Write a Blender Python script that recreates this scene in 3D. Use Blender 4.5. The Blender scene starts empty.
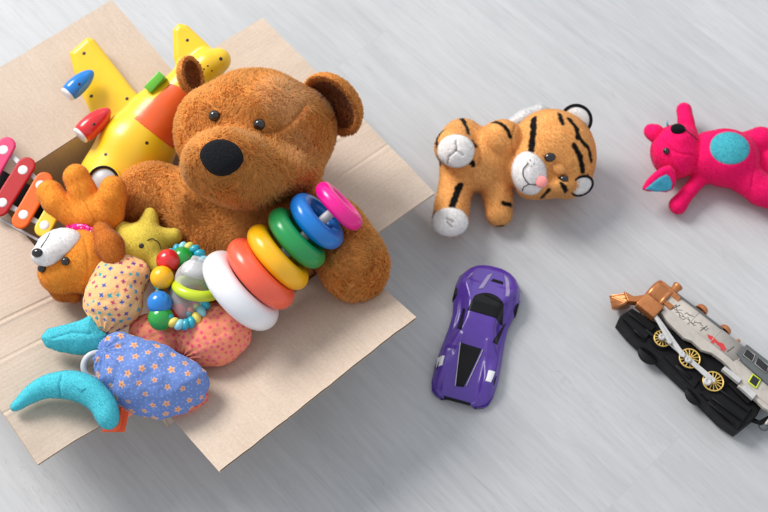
import bpy, bmesh, math, random
import numpy as np
from mathutils import Vector, Matrix, kdtree

random.seed(4)
RNG = np.random.default_rng(11)
scene = bpy.context.scene
COL = scene.collection

# ------------------------------------------------------------------ camera
FPX, TILT, ROLL, DIST = 1212.5, 0.4777, 0.0144, 1.85      # focal length in photo pixels (768 wide)
_b = np.array([0, -math.sin(TILT), math.cos(TILT)])
_r0 = np.array([1.0, 0, 0]); _u0 = np.cross(_b, _r0)
CR = math.cos(ROLL) * _r0 + math.sin(ROLL) * _u0
CU = -math.sin(ROLL) * _r0 + math.cos(ROLL) * _u0
CB = _b
CC = DIST * _b
cam_d = bpy.data.cameras.new('camera')
cam = bpy.data.objects.new('camera', cam_d); COL.objects.link(cam)
m = Matrix.Identity(4)
for i in range(3):
    m[i][0], m[i][1], m[i][2], m[i][3] = CR[i], CU[i], CB[i], CC[i]
cam.matrix_world = m
cam_d.sensor_width = 36.0
cam_d.lens = 36.0 * FPX / 768
cam_d.clip_end = 100
cam_d.dof.use_dof = True
cam_d.dof.focus_distance = 1.50
cam_d.dof.aperture_fstop = 6.3
scene.camera = cam

# ------------------------------------------------------------------ light
world = bpy.data.worlds.new("World"); scene.world = world; world.use_nodes = True
bg = world.node_tree.nodes['Background']
bg.inputs[0].default_value = (0.90, 0.94, 1.0, 1)
bg.inputs[1].default_value = 0.76


def area(name, loc, target, sx, sy, power, color):
    l = bpy.data.lights.new(name, 'AREA'); l.shape = 'RECTANGLE'; l.size = sx; l.size_y = sy
    l.energy = power; l.color = color
    o = bpy.data.objects.new(name, l); COL.objects.link(o)
    o.location = loc
    o.rotation_euler = (Vector(target) - Vector(loc)).to_track_quat('-Z', 'Y').to_euler()
    return o


area('window_light', (-3.0, 2.15, 3.7), (-.05, -.05, 0), 2.1, 2.1, 300, (1.0, 0.975, 0.94))
area('far_window_light', (0.9, 2.9, 2.6), (0.1, 0, 0), 2.2, 1.6, 10, (0.86, 0.93, 1.0))  # weak fill lamp added to give the floor its sheen
scene.view_settings.view_transform = 'Standard'
scene.view_settings.look = 'None'
scene.view_settings.exposure = 0.0
scene.view_settings.gamma = 1.0


# ------------------------------------------------------------------ layout helpers
def ray(px, py):
    d = CR * (px - 384) / FPX + CU * (256 - py) / FPX - CB
    return d


def P(px, py, z):
    d = ray(px, py)
    return CC + d * ((z - CC[2]) / d[2])


def S(p):                      # photo pixels per metre at a point
    return FPX / ((CC - p) @ CB)


def proj(V):
    d = V - CC; z = -(d @ CB)
    return np.stack([384 + FPX * (d @ CR) / z, 256 - FPX * (d @ CU) / z, z], 1)


def nrm(v):
    v = np.asarray(v, float); return v / (np.linalg.norm(v) + 1e-12)


def img_dir(deg, toward=0.0):  # direction in the plane facing the viewer, tipped toward the viewer
    a = math.radians(deg); t = math.radians(toward)
    return (CR * math.cos(a) + CU * math.sin(a)) * math.cos(t) + CB * math.sin(t)


# ------------------------------------------------------------------ materials
def newmat(name):
    mt = bpy.data.materials.new(name); mt.use_nodes = True
    nt = mt.node_tree; b = nt.nodes['Principled BSDF']
    return mt, nt, b


def link(nt, a, b): nt.links.new(a, b)


def noise(nt, scale, detail=3, rough=.5, vec=None):
    n = nt.nodes.new('ShaderNodeTexNoise'); n.inputs['Scale'].default_value = scale
    n.inputs['Detail'].default_value = detail; n.inputs['Roughness'].default_value = rough
    if vec is not None: link(nt, vec, n.inputs['Vector'])
    return n


def objco(nt, sc=None):
    t = nt.nodes.new('ShaderNodeTexCoord').outputs['Object']
    if sc is None: return t
    mp = nt.nodes.new('ShaderNodeMapping'); mp.inputs['Scale'].default_value = sc
    link(nt, t, mp.inputs['Vector']); return mp.outputs['Vector']


def bump(nt, b, h, strength, dist=0.001, prev=None):
    n = nt.nodes.new('ShaderNodeBump'); n.inputs['Strength'].default_value = strength
    n.inputs['Distance'].default_value = dist
    link(nt, h, n.inputs['Height'])
    if prev is not None: link(nt, prev, n.inputs['Normal'])
    link(nt, n.outputs['Normal'], b.inputs['Normal']); return n.outputs['Normal']


def mixc(nt, fac, a, c, mode='MIX'):
    n = nt.nodes.new('ShaderNodeMix'); n.data_type = 'RGBA'; n.blend_type = mode
    if isinstance(fac, (int, float)): n.inputs[0].default_value = fac
    else: link(nt, fac, n.inputs[0])
    for i, v in ((6, a), (7, c)):
        if isinstance(v, tuple): n.inputs[i].default_value = v if len(v) == 4 else v + (1,)
        else: link(nt, v, n.inputs[i])
    return n.outputs[2]


def ramp(nt, src, p0, p1, c0=(0, 0, 0, 1), c1=(1, 1, 1, 1)):
    n = nt.nodes.new('ShaderNodeValToRGB'); e = n.color_ramp.elements
    e[0].position = p0; e[1].position = p1; e[0].color = c0; e[1].color = c1
    link(nt, src, n.inputs[0]); return n.outputs[0]


def plastic(name, col, rough=.28, coat=.3, sss=0.0, spec=.5, wear=True):
    mt, nt, b = newmat(name)
    b.inputs['Base Color'].default_value = (*col, 1)
    b.inputs['Roughness'].default_value = rough
    b.inputs['Coat Weight'].default_value = coat; b.inputs['Coat Roughness'].default_value = .15
    if sss:
        b.inputs['Subsurface Weight'].default_value = sss
        b.inputs['Subsurface Radius'].default_value = (.02, .012, .008)
        b.inputs['Subsurface Scale'].default_value = .3
    if wear:
        v = objco(nt)
        n1 = noise(nt, 60, 4, .6, v)
        r = nt.nodes.new('ShaderNodeMapRange'); r.inputs['To Min'].default_value = rough * .75
        r.inputs['To Max'].default_value = rough * 1.5
        link(nt, n1.outputs[0], r.inputs[0]); link(nt, r.outputs[0], b.inputs['Roughness'])
        n2 = noise(nt, 25, 2, .5, v)
        c = mixc(nt, ramp(nt, n2.outputs[0], .35, .75), tuple(x * .93 for x in col), tuple(min(1, x * 1.04) for x in col))
        link(nt, c, b.inputs['Base Color'])
        bump(nt, b, noise(nt, 35, 2, .5, v).outputs[0], .10, .002)
    return mt


def plush(name, sheen=.35, scale=900, bs=.5, amp=.35, big=60, bigbump=.4, trans=0.0):
    """velour whose colour comes from the painted attribute Col"""
    mt, nt, b = newmat(name)
    at = nt.nodes.new('ShaderNodeAttribute'); at.attribute_name = 'Col'
    v = objco(nt)
    n1 = noise(nt, scale, 3, .6, v); n2 = noise(nt, big, 3, .55, v)
    f = nt.nodes.new('ShaderNodeMapRange'); f.inputs['To Min'].default_value = 1 - amp; f.inputs['To Max'].default_value = 1 + amp
    link(nt, n1.outputs[0], f.inputs[0])
    g = nt.nodes.new('ShaderNodeMapRange'); g.inputs['To Min'].default_value = 1 - amp * .6; g.inputs['To Max'].default_value = 1 + amp * .6
    link(nt, n2.outputs[0], g.inputs[0])
    mul = nt.nodes.new('ShaderNodeMath'); mul.operation = 'MULTIPLY'
    link(nt, f.outputs[0], mul.inputs[0]); link(nt, g.outputs[0], mul.inputs[1])
    vm = nt.nodes.new('ShaderNodeVectorMath'); vm.operation = 'SCALE'
    link(nt, at.outputs['Color'], vm.inputs[0]); link(nt, mul.outputs[0], vm.inputs['Scale'])
    link(nt, vm.outputs[0], b.inputs['Base Color'])
    b.inputs['Roughness'].default_value = .95
    b.inputs['Specular IOR Level'].default_value = .15
    b.inputs['Sheen Weight'].default_value = sheen; b.inputs['Sheen Roughness'].default_value = .4
    p = bump(nt, b, n2.outputs[0], bigbump, .006)
    bump(nt, b, n1.outputs[0], bs, .0012, p)
    if trans:
        tr = nt.nodes.new('ShaderNodeBsdfTranslucent'); mx = nt.nodes.new('ShaderNodeMixShader')
        # a fibre lit from behind lets the light through
        ge = nt.nodes.new('ShaderNodeNewGeometry'); mr = nt.nodes.new('ShaderNodeMapRange')
        mr.inputs['To Min'].default_value = trans; mr.inputs['To Max'].default_value = .9
        link(nt, ge.outputs['Backfacing'], mr.inputs[0]); link(nt, mr.outputs[0], mx.inputs[0])
        link(nt, vm.outputs[0], tr.inputs[0]); link(nt, b.outputs[0], mx.inputs[1]); link(nt, tr.outputs[0], mx.inputs[2])
        link(nt, mx.outputs[0], nt.nodes['Material Output'].inputs['Surface'])
    return mt


MAT = {}
MAT['fur'] = plush('bear_fur', .10, 700, .2, .12, 45, .15, .2)
MAT['velour'] = plush('short_pile_velour', .20, 900, .1, .07, 70, .15, .15)
MAT['cotton'] = plush('printed_cotton', .05, 1600, .25, .08, 55, .55)
MAT['black_gloss'] = plastic('glossy_black', (.006, .006, .007), .12, .5, wear=False)
MAT['black_plastic'] = plastic('black_plastic', (.005, .005, .006), .5, 0)
MAT['yellow'] = plastic('yellow_plastic', (.90, .56, .012), .33, .25, .08)
MAT['blue'] = plastic('blue_plastic', (.008, .20, .62), .2, .4)
MAT['red'] = plastic('red_plastic', (.70, .02, .025), .22, .4)
MAT['green'] = plastic('green_plastic', (.13, .50, .03), .3, .3)
MAT['orange'] = plastic('orange_plastic', (.83, .115, .015), .35, .2)
MAT['white'] = plastic('white_plastic', (.82, .82, .84), .25, .3)
MAT['ring_white'] = plastic('white_ring_plastic', (.84, .84, .87), .25, .3, .1)
MAT['ring_coral'] = plastic('coral_ring_plastic', (.90, .12, .06), .25, .12, .1)
MAT['ring_yellow'] = plastic('yellow_ring_plastic', (.90, .45, .006), .25, .12, .1)
MAT['ring_green'] = plastic('green_ring_plastic', (.012, .29, .07), .25, .12)
MAT['ring_blue'] = plastic('blue_ring_plastic', (.003, .17, .56), .25, .12)
MAT['ring_pink'] = plastic('pink_ring_plastic', (.86, .006, .27), .25, .12, .1)
MAT['lime'] = plastic('lime_plastic', (.55, .68, .02), .25, .3, .1)
MAT['teal'] = plastic('teal_plastic', (.02, .36, .48), .3, .2)
MAT['bead_green'] = plastic('green_bead_plastic', (.015, .33, .045), .22, .4)
MAT['xpink'] = plastic('pink_metal_paint', (.62, .035, .14), .35, .05)
MAT['xred'] = plastic('red_metal_paint', (.42, .006, .010), .4, .05)
MAT['xorange'] = plastic('orange_metal_paint', (.80, .12, .006), .35, .05)
MAT['pale'] = plastic('pale_grey_plastic', (.55, .55, .56), .35, .1)
MAT['screw'] = plastic('dark_screw_steel', (.05, .025, .015), .4, 0, wear=False)
for _k, _s in (('black_plastic', .2), ('xred', .3), ('xorange', .3), ('xpink', .3)):
    MAT[_k].node_tree.nodes['Principled BSDF'].inputs['Specular IOR Level'].default_value = _s
MAT['copper'] = plastic('copper_coloured_plastic', (.52, .19, .06), .3, .2)
MAT['copper'].node_tree.nodes['Principled BSDF'].inputs['Metallic'].default_value = .55
MAT['gold'] = plastic('gold_coloured_plastic', (.75, .50, .12), .3, .2)
MAT['gold'].node_tree.nodes['Principled BSDF'].inputs['Metallic'].default_value = .4
MAT['grey_metal'] = plastic('brushed_grey_metal', (.50, .49, .48), .4, 0)
MAT['boiler'] = plastic('weathered_silver_plastic', (.46, .42, .375), .45, 0)
MAT['dark_grey'] = plastic('dark_grey_plastic', (.10, .11, .115), .45, 0)
MAT['car'] = plastic('purple_car_paint', (.08, .026, .30), .3, .35)
MAT['emblem'] = plastic('red_ink', (.55, .03, .03), .5, 0, wear=False)
MAT['ink'] = plastic('black_ink', (.015, .013, .013), .5, 0, wear=False)
def worn(mt, dark, amt, scale=90):
    nt = mt.node_tree; b = nt.nodes['Principled BSDF']
    src = b.inputs['Base Color'].links[0].from_socket
    n = noise(nt, scale, 6, .7, objco(nt))
    link(nt, mixc(nt, mixc(nt, ramp(nt, n.outputs[0], .5, .72), (0, 0, 0), (amt, amt, amt)), src, dark), b.inputs['Base Color'])


worn(MAT['boiler'], (.22, .20, .18), .4); worn(MAT['copper'], (.16, .06, .03), .6); worn(MAT['grey_metal'], (.25, .24, .23), .5)
MAT['nose'], _nt, _bb = newmat('black_nose_fabric')
_bb.inputs['Base Color'].default_value = (.006, .007, .010, 1); _bb.inputs['Roughness'].default_value = .75; _bb.inputs['Specular IOR Level'].default_value = .2
_v = objco(_nt)
bump(_nt, _bb, noise(_nt, 240, 4, .75, _v).outputs[0], 1.0, .006)


def clearmat(name, col, alpha):
    mt, nt, b = newmat(name)
    b.inputs['Base Color'].default_value = (*col, 1); b.inputs['Roughness'].default_value = .06
    tr = nt.nodes.new('ShaderNodeBsdfTransparent'); mx = nt.nodes.new('ShaderNodeMixShader')
    lw = nt.nodes.new('ShaderNodeLayerWeight'); lw.inputs[0].default_value = .35
    mr = nt.nodes.new('ShaderNodeMapRange'); mr.inputs['To Min'].default_value = alpha; mr.inputs['To Max'].default_value = .8
    link(nt, lw.outputs['Facing'], mr.inputs[0])
    link(nt, mr.outputs[0], mx.inputs[0]); link(nt, tr.outputs[0], mx.inputs[1]); link(nt, b.outputs[0], mx.inputs[2])
    link(nt, mx.outputs[0], nt.nodes['Material Output'].inputs['Surface'])
    return mt


MAT['clear'] = clearmat('clear_plastic', (.8, .8, .83), .22)
MAT['smoke'] = clearmat('smoky_clear_plastic', (.75, .75, .75), .45)


# ------------------------------------------------------------------ object helpers
def thing(name, label, cat, loc, group=None):
    o = bpy.data.objects.new(name, None); COL.objects.link(o)
    o.empty_display_size = .03
    o.location = tuple(loc); o['label'] = label; o['category'] = cat
    if group: o['group'] = group

    return o


def base_loc(o):
    while o.parent is not None: o = o.parent
    return np.array(o.location)


def mk(name, V, F, mat, parent=None, col=None, smooth=True, normals=None, label=None):
    """V (n,3) world points; F list of arrays of quads / tris, or list of tuples"""
    V = np.asarray(V, dtype=np.float64)
    off = base_loc(parent) if parent is not None else np.zeros(3)
    me = bpy.data.meshes.new(name)
    if isinstance(F, np.ndarray): F = [F]
    if len(F) and isinstance(F[0], np.ndarray):
        tot = []; cnt = []
        for f in F:
            if len(f) == 0: continue
            tot.append(f.ravel()); cnt.append(np.full(len(f), f.shape[1]))
        lv = np.concatenate(tot).astype(np.int32); cnt = np.concatenate(cnt).astype(np.int32)
        st = np.concatenate([[0], np.cumsum(cnt)[:-1]]).astype(np.int32)
        me.vertices.add(len(V)); me.vertices.foreach_set('co', (V - off).astype(np.float32).ravel())
        me.loops.add(len(lv)); me.loops.foreach_set('vertex_index', lv)
        me.polygons.add(len(cnt)); me.polygons.foreach_set('loop_start', st)
        me.polygons.foreach_set('loop_total', cnt)
        me.update(calc_edges=True)
    else:
        me.from_pydata([tuple(v) for v in (V - off)], [], [tuple(int(i) for i in f) for f in F])
        me.update()
    me.polygons.foreach_set('use_smooth', np.full(len(me.polygons), smooth))
    if col is not None:
        a = me.color_attributes.new('Col', 'FLOAT_COLOR', 'POINT')
        c = np.ones((len(V), 4), np.float32); c[:, :3] = col
        a.data.foreach_set('color', c.ravel())
    if normals is not None:
        me.normals_split_custom_set_from_vertices(normals.tolist())
    me.materials.append(MAT[mat] if isinstance(mat, str) else mat)
    o = bpy.data.objects.new(name, me); COL.objects.link(o)
    if parent is not None: o.parent = parent
    if label: o['label'] = label
    return o


# ---- parametric shapes, each returns (V, F)
def merge(*parts):
    V = []; Q = []; T = []; n = 0
    for v, f in parts:
        V.append(np.asarray(v, float))
        fl = f if (isinstance(f, list) and len(f) and isinstance(f[0], np.ndarray)) else [np.array(f)]
        for a in fl:
            if a.ndim == 2 and len(a): (Q if a.shape[1] == 4 else T).append(a + n)
        n += len(v)
    out = []
    if Q: out.append(np.concatenate(Q))
    if T: out.append(np.concatenate(T))
    return np.concatenate(V), out


def frame(n, up=None):
    n = nrm(n)
    a = np.array([0, 0, 1.0]) if up is None else np.asarray(up, float)
    if abs(n @ nrm(a)) > .97: a = np.array([1.0, 0, 0])
    x = nrm(np.cross(a, n)); y = np.cross(n, x)
    return x, y, n


def grid_faces(nu, nv, wu, wv):
    I = np.arange(nu if wu else nu - 1); J = np.arange(nv if wv else nv - 1)
    i, j = np.meshgrid(I, J, indexing='ij'); i = i.ravel(); j = j.ravel()
    i2 = (i + 1) % nu; j2 = (j + 1) % nv
    return np.stack([i * nv + j, i2 * nv + j, i2 * nv + j2, i * nv + j2], 1)


def torus(c, axis, R, r, nu=64, nv=24, sq=1.0):
    x, y, n = frame(axis)
    u = np.linspace(0, 2 * np.pi, nu, endpoint=False); v = np.linspace(0, 2 * np.pi, nv, endpoint=False)
    U, Vv = np.meshgrid(u, v, indexing='ij')
    rad = R + r * np.cos(Vv); h = r * sq * np.sin(Vv)
    pts = c + (rad * np.cos(U))[..., None] * x + (rad * np.sin(U))[..., None] * y + h[..., None] * n
    return pts.reshape(-1, 3), [grid_faces(nu, nv, True, True)]


def lathe(c, axis, prof, n=32, up=None):
    """prof list of (r, h) from bottom to top, closed by small radii"""
    x, y, a = frame(axis, up)
    th = np.linspace(0, 2 * np.pi, n, endpoint=False)
    rows = []
    for r, h in prof:
        rows.append(c + a * h + r * (np.cos(th)[:, None] * x + np.sin(th)[:, None] * y))
    V = np.stack(rows).transpose(1, 0, 2).reshape(-1, 3)
    k = len(prof)
    return V, [grid_faces(n, k, True, False)]


def ball(c, axes, rad, nu=28, nv=18):
    """axes 3 vectors, rad 3 radii"""
    th = np.linspace(0, 2 * np.pi, nu, endpoint=False); ph = np.linspace(.02, np.pi - .02, nv)
    T, Ph = np.meshgrid(th, ph, indexing='ij')
    q = np.stack([np.sin(Ph) * np.cos(T), np.sin(Ph) * np.sin(T), -np.cos(Ph)], -1)
    V = c + (q[..., 0:1] * rad[0]) * axes[0] + (q[..., 1:2] * rad[1]) * axes[1] + (q[..., 2:3] * rad[2]) * axes[2]
    return V.reshape(-1, 3), [grid_faces(nu, nv, True, False)]


def sphere(c, r, nu=28, nv=18):
    return ball(c, np.eye(3), (r, r, r), nu, nv)


def tube(pts, rad, n=12, closed=False, flat=1.0, up=None):
    pts = np.asarray(pts, float); k = len(pts)
    rad = np.full(k, rad) if np.isscalar(rad) else np.asarray(rad, float)
    if closed: tan = np.roll(pts, -1, 0) - np.roll(pts, 1, 0)
    else: tan = np.gradient(pts, axis=0)
    tan /= np.linalg.norm(tan, axis=1)[:, None] + 1e-12
    ref = nrm(np.cross(tan[0], up if up is not None else CB + .01))
    rows = []
    for i in range(k):
        ref = ref - tan[i] * (ref @ tan[i]); ref = nrm(ref)
        bi = np.cross(tan[i], ref)
        a = np.linspace(0, 2 * np.pi, n, endpoint=False)
        rows.append(pts[i] + rad[i] * (np.cos(a)[:, None] * ref + flat * np.sin(a)[:, None] * bi))
    if not closed:
        rows = [np.repeat((pts[0] - tan[0] * rad[0] * .35)[None], n, 0) + (rows[0] - pts[0]) * .55] + rows + \
               [np.repeat((pts[-1] + tan[-1] * rad[-1] * .35)[None], n, 0) + (rows[-1] - pts[-1]) * .55]
        rows = [np.repeat(rows[0].mean(0)[None] - tan[0] * rad[0] * .12, n, 0) + (rows[0] - rows[0].mean(0)) * .02] + rows + \
               [np.repeat(rows[-1].mean(0)[None] + tan[-1] * rad[-1] * .12, n, 0) + (rows[-1] - rows[-1].mean(0)) * .02]
    V = np.stack(rows); kk = len(rows)
    return V.reshape(-1, 3), [grid_faces(kk, n, closed, True)[:, ::-1]]


def spline(pts, n=8):
    """Catmull-Rom through points (rows of any width)"""
    p = np.asarray(pts, float); p = np.vstack([2 * p[0] - p[1], p, 2 * p[-1] - p[-2]])
    out = []
    for i in range(1, len(p) - 2):
        for t in np.linspace(0, 1, n, endpoint=False):
            a, b_, c, d = p[i - 1], p[i], p[i + 1], p[i + 2]
            out.append(.5 * ((2 * b_) + (c - a) * t + (2 * a - 5 * b_ + 4 * c - d) * t * t + (-a + 3 * b_ - 3 * c + d) * t ** 3))
    out.append(p[-2]); return np.array(out)


def rbox(c, ax, half, bev=.001, seg=2, taper=None):
    bm = bmesh.new(); bmesh.ops.create_cube(bm, size=2)
    for v in bm.verts:
        if taper and v.co.z > 0: v.co.x *= taper[0]; v.co.y *= taper[1]
        v.co = Vector((v.co.x * half[0], v.co.y * half[1], v.co.z * half[2]))
    if bev > 0: bmesh.ops.bevel(bm, geom=bm.edges[:] + bm.verts[:], offset=bev, segments=seg, profile=.5, affect='EDGES')
    bm.verts.ensure_lookup_table()
    L = np.array([v.co[:] for v in bm.verts]); Q = [[v.index for v in f.verts] for f in bm.faces]
    bm.free()
    V = c + L[:, 0:1] * ax[0] + L[:, 1:2] * ax[1] + L[:, 2:3] * ax[2]
    flip = np.linalg.det(np.array(ax)) < 0
    q4 = []; q3 = []
    for f in Q:
        if flip: f = f[::-1]
        if len(f) == 4: q4.append(f)
        else:
            for i in range(1, len(f) - 1): q3.append([f[0], f[i], f[i + 1]])
    out = []
    if q4: out.append(np.array(q4))
    if q3: out.append(np.array(q3))
    return V, out


def prism(poly, top_shift, bev=0.0006):
    """poly (n,3) coplanar world points, CCW seen from top_shift side; extruded by top_shift (3,)"""
    bm = bmesh.new()
    vs = [bm.verts.new(Vector(p)) for p in poly]
    f = bm.faces.new(vs)
    r = bmesh.ops.extrude_face_region(bm, geom=[f])
    for v in r['geom']:
        if isinstance(v, bmesh.types.BMVert): v.co += Vector(top_shift)
    bmesh.ops.recalc_face_normals(bm, faces=bm.faces[:])
    if bev > 0: bmesh.ops.bevel(bm, geom=bm.edges[:], offset=bev, segments=2, profile=.5, affect='EDGES')
    bmesh.ops.triangulate(bm, faces=bm.faces[:])
    bm.verts.ensure_lookup_table()
    V = np.array([v.co[:] for v in bm.verts]); F = np.array([[v.index for v in f.verts] for f in bm.faces])
    bm.free(); return V, [F]


# ---- signed distance modelling
class Ell:
    def __init__(s, c, ax, rad):
        s.c = np.asarray(c); s.ax = np.asarray(ax); s.rad = np.asarray(rad, float); s.R = s.rad.max()
    def bb(s): return s.c - s.R, s.c + s.R
    def d(s, X):
        q = (X - s.c.astype(np.float32)) @ s.ax.T.astype(np.float32)
        k0 = np.linalg.norm(q / s.rad.astype(np.float32), axis=-1)
        k1 = np.linalg.norm(q / (s.rad ** 2).astype(np.float32), axis=-1)
        return k0 * (k0 - 1) / (k1 + 1e-9)


class Cone:
    def __init__(s, a, b, ra, rb): s.a, s.b, s.ra, s.rb = a, b, ra, rb
    def bb(s):
        R = max(s.ra, s.rb); return np.minimum(s.a, s.b) - R, np.maximum(s.a, s.b) + R
    def d(s, X):
        ba = (s.b - s.a).astype(np.float32); pa = X - s.a.astype(np.float32)
        h = np.clip((pa @ ba) / (ba @ ba + 1e-12), 0, 1)
        return np.linalg.norm(pa - h[..., None] * ba, axis=-1) - (s.ra + (s.rb - s.ra) * h)


class Slab:
    """rounded slab over a polygon"""
    def __init__(s, pts, n, thick, rnd, puff=0.0):
        s.c = np.mean(pts, 0); s.x, s.y, s.n = frame(n)
        s.p2 = np.stack([(pts - s.c) @ s.x, (pts - s.c) @ s.y], 1); s.t = thick / 2; s.r = rnd
        s.puff = puff; s.pts = pts
    def bb(s): return s.pts.min(0) - s.t - .01, s.pts.max(0) + s.t + .01
    def d(s, X):
        q = X - s.c.astype(np.float32)
        x = q @ s.x.astype(np.float32); y = q @ s.y.astype(np.float32); h = q @ s.n.astype(np.float32)
        n = len(s.p2); dd = np.full(x.shape, 1e9, np.float32); sg = np.ones(x.shape, bool)
        for i in range(n):
            a = s.p2[i]; b_ = s.p2[i - 1]
            ex, ey = b_ - a; wx = x - a[0]; wy = y - a[1]
            t = np.clip((wx * ex + wy * ey) / (ex * ex + ey * ey), 0, 1)
            dd = np.minimum(dd, (wx - ex * t) ** 2 + (wy - ey * t) ** 2)
            c1 = y >= a[1]; c2 = y < b_[1]; c3 = ex * wy > ey * wx
            sg ^= ((c1 & c2 & c3) | (~c1 & ~c2 & ~c3))
        d2 = np.sqrt(dd) * np.where(sg, 1, -1)
        if s.puff > 0:
            T = s.t * np.clip(-d2 / s.puff, 0, 1) ** .5 + .0008
            return np.maximum(d2, np.abs(h) - T) * .6
        a = d2 + s.r; b_ = np.abs(h) - s.t + s.r
        return np.minimum(np.maximum(a, b_), 0) + np.sqrt(np.maximum(a, 0) ** 2 + np.maximum(b_, 0) ** 2) - s.r


def smin(a, b_, k):
    h = np.clip(k - np.abs(a - b_), 0, None) / k
    return np.minimum(a, b_) - h * h * k * .25


def E(px, py, z, ax, ay, az, rot=0, tip=None):
    """ellipsoid; radii in photo pixels along image x, image y (rotated by rot) and toward the viewer"""
    c = P(px, py, z); s = S(c)
    x = img_dir(rot); y = img_dir(rot + 90); n = CB
    if tip: # rotate about x by tip degrees
        t = math.radians(tip); y, n = y * math.cos(t) + n * math.sin(t), n * math.cos(t) - y * math.sin(t)
    return Ell(c, [x, y, n], (ax / s, ay / s, az / s))


def K(*pp):
    out = []
    for a, b_ in zip(pp[:-1], pp[1:]):
        A = P(*a[:3]); B = P(*b_[:3]); out.append(Cone(A, B, a[3] / S(A), b_[3] / S(B)))
    return out


def flat(l):
    o = []
    for i in l:
        if isinstance(i, (list, tuple)): o += flat(i)
        else: o.append(i)
    return o


def sdf_mesh(prims, h, k=.01, post=None, smooth=1):
    prims = flat(prims)
    lo = np.min([p.bb()[0] for p in prims], 0) - 3 * h - k * .3; hi = np.max([p.bb()[1] for p in prims], 0) + 3 * h + k * .3
    n = np.ceil((hi - lo) / h).astype(int) + 1
    gx, gy, gz = [lo[i] + h * np.arange(n[i]) for i in range(3)]
    D = np.full(n, .05, np.float32)
    first = True
    for p in prims:
        a, b_ = p.bb(); m_ = 4 * h + k
        i0 = np.clip(((a - m_ - lo) / h).astype(int), 0, n - 1); i1 = np.clip(((b_ + m_ - lo) / h).astype(int) + 2, 1, n)
        X = np.stack(np.meshgrid(gx[i0[0]:i1[0]], gy[i0[1]:i1[1]], gz[i0[2]:i1[2]], indexing='ij'), -1).astype(np.float32)
        sl = tuple(slice(i0[j], i1[j]) for j in range(3))
        D[sl] = smin(D[sl], p.d(X).astype(np.float32), k)
    if post is not None:
        X = np.stack(np.meshgrid(gx, gy, gz, indexing='ij'), -1).astype(np.float32)
        D = post(X, D)
    V, F = snets(D, lo, h)
    return V, F


def snets(D, lo, h):
    n = np.array(D.shape); ins = D < 0
    acc = np.zeros((*(n - 1), 3), np.float32); cnt = np.zeros(n - 1, np.float32)
    quads = []
    for ax in range(3):
        sa = [slice(None)] * 3; sb = [slice(None)] * 3
        sa[ax] = slice(0, n[ax] - 1); sb[ax] = slice(1, n[ax])
        A = D[tuple(sa)]; B = D[tuple(sb)]
        cr = ins[tuple(sa)] != ins[tuple(sb)]
        idx = np.argwhere(cr)
        o1, o2 = [(1, 2), (2, 0), (0, 1)][ax]
        ok = (idx[:, o1] > 0) & (idx[:, o2] > 0) & (idx[:, o1] < n[o1] - 1) & (idx[:, o2] < n[o2] - 1)
        idx = idx[ok]
        a = A[tuple(idx.T)]; b_ = B[tuple(idx.T)]
        t = a / (a - b_)
        pt = idx.astype(np.float32).copy(); pt[:, ax] += t
        corner = []
        for d1, d2 in ((-1, -1), (0, -1), (0, 0), (-1, 0)):
            c = idx.copy(); c[:, o1] += d1; c[:, o2] += d2
            np.add.at(acc, tuple(c.T), pt); np.add.at(cnt, tuple(c.T), 1)
            corner.append(c)
        q = np.stack([np.ravel_multi_index(c.T, tuple(n - 1)) for c in corner], 1)
        fl = a > 0
        q[fl] = q[fl][:, ::-1]
        quads.append(q)
    Q = np.concatenate(quads)
    used, inv = np.unique(Q.ravel(), return_inverse=True)
    V = acc.reshape(-1, 3)[used] / cnt.ravel()[used][:, None]
    Q = inv.reshape(-1, 4)
    # light laplacian relax
    for _ in range(2):
        s = np.zeros_like(V); c = np.zeros(len(V), np.float32)
        for i in range(4):
            np.add.at(s, Q[:, i], V[Q[:, (i + 1) % 4]]); np.add.at(c, Q[:, i], 1)
            np.add.at(s, Q[:, i], V[Q[:, (i + 3) % 4]]); np.add.at(c, Q[:, i], 1)
        V = V * .5 + .5 * s / c[:, None]
    return V.astype(np.float64) * h + lo, [Q]


def vnormals(V, F):
    N = np.zeros_like(V)
    for f in F:
        n = np.cross(V[f[:, 2]] - V[f[:, 0]], V[f[:, -1]] - V[f[:, 1]]) if f.shape[1] == 4 else np.cross(V[f[:, 1]] - V[f[:, 0]], V[f[:, 2]] - V[f[:, 0]])
        for i in range(f.shape[1]): np.add.at(N, f[:, i], n)
    return N / (np.linalg.norm(N, axis=1)[:, None] + 1e-12)


class Surf:
    """finds the point of a surface nearest the viewer along a line of sight"""
    def __init__(s, V, F): s.V = V; s.N = vnormals(V, F); s.q = proj(V)
    def at(s, px, py):
        d = np.hypot(s.q[:, 0] - px, s.q[:, 1] - py)
        w = max(1.6, d.min() + .6)
        i = np.where(d < w)[0]; z = s.q[i, 2]
        i = i[z < z.min() + .006]; j = i[np.argmin(d[i])]
        return s.V[j].copy(), s.N[j].copy()
    def path(s, pts, n=6):
        pp = spline(pts, n) if len(pts) > 2 else np.array([np.array(pts[0]) * (1 - t) + np.array(pts[-1]) * t for t in np.linspace(0, 1, 8)])
        return np.array([s.at(x, y)[0] for x, y in pp])


def dist_path(V, path):
    d = np.full(len(V), 1e9)
    for a, b_ in zip(path[:-1], path[1:]):
        ba = b_ - a; L = ba @ ba + 1e-12
        t = np.clip(((V - a) @ ba) / L, 0, 1)
        d = np.minimum(d, np.linalg.norm(V - a - t[:, None] * ba, axis=1))
    return d


def paint(col, mask, c):
    m_ = np.clip(mask, 0, 1)[:, None]; return col * (1 - m_) + np.array(c) * m_


def step(d, w, soft=.0006): return np.clip((w - d) / soft + .5, 0, 1)


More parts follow.
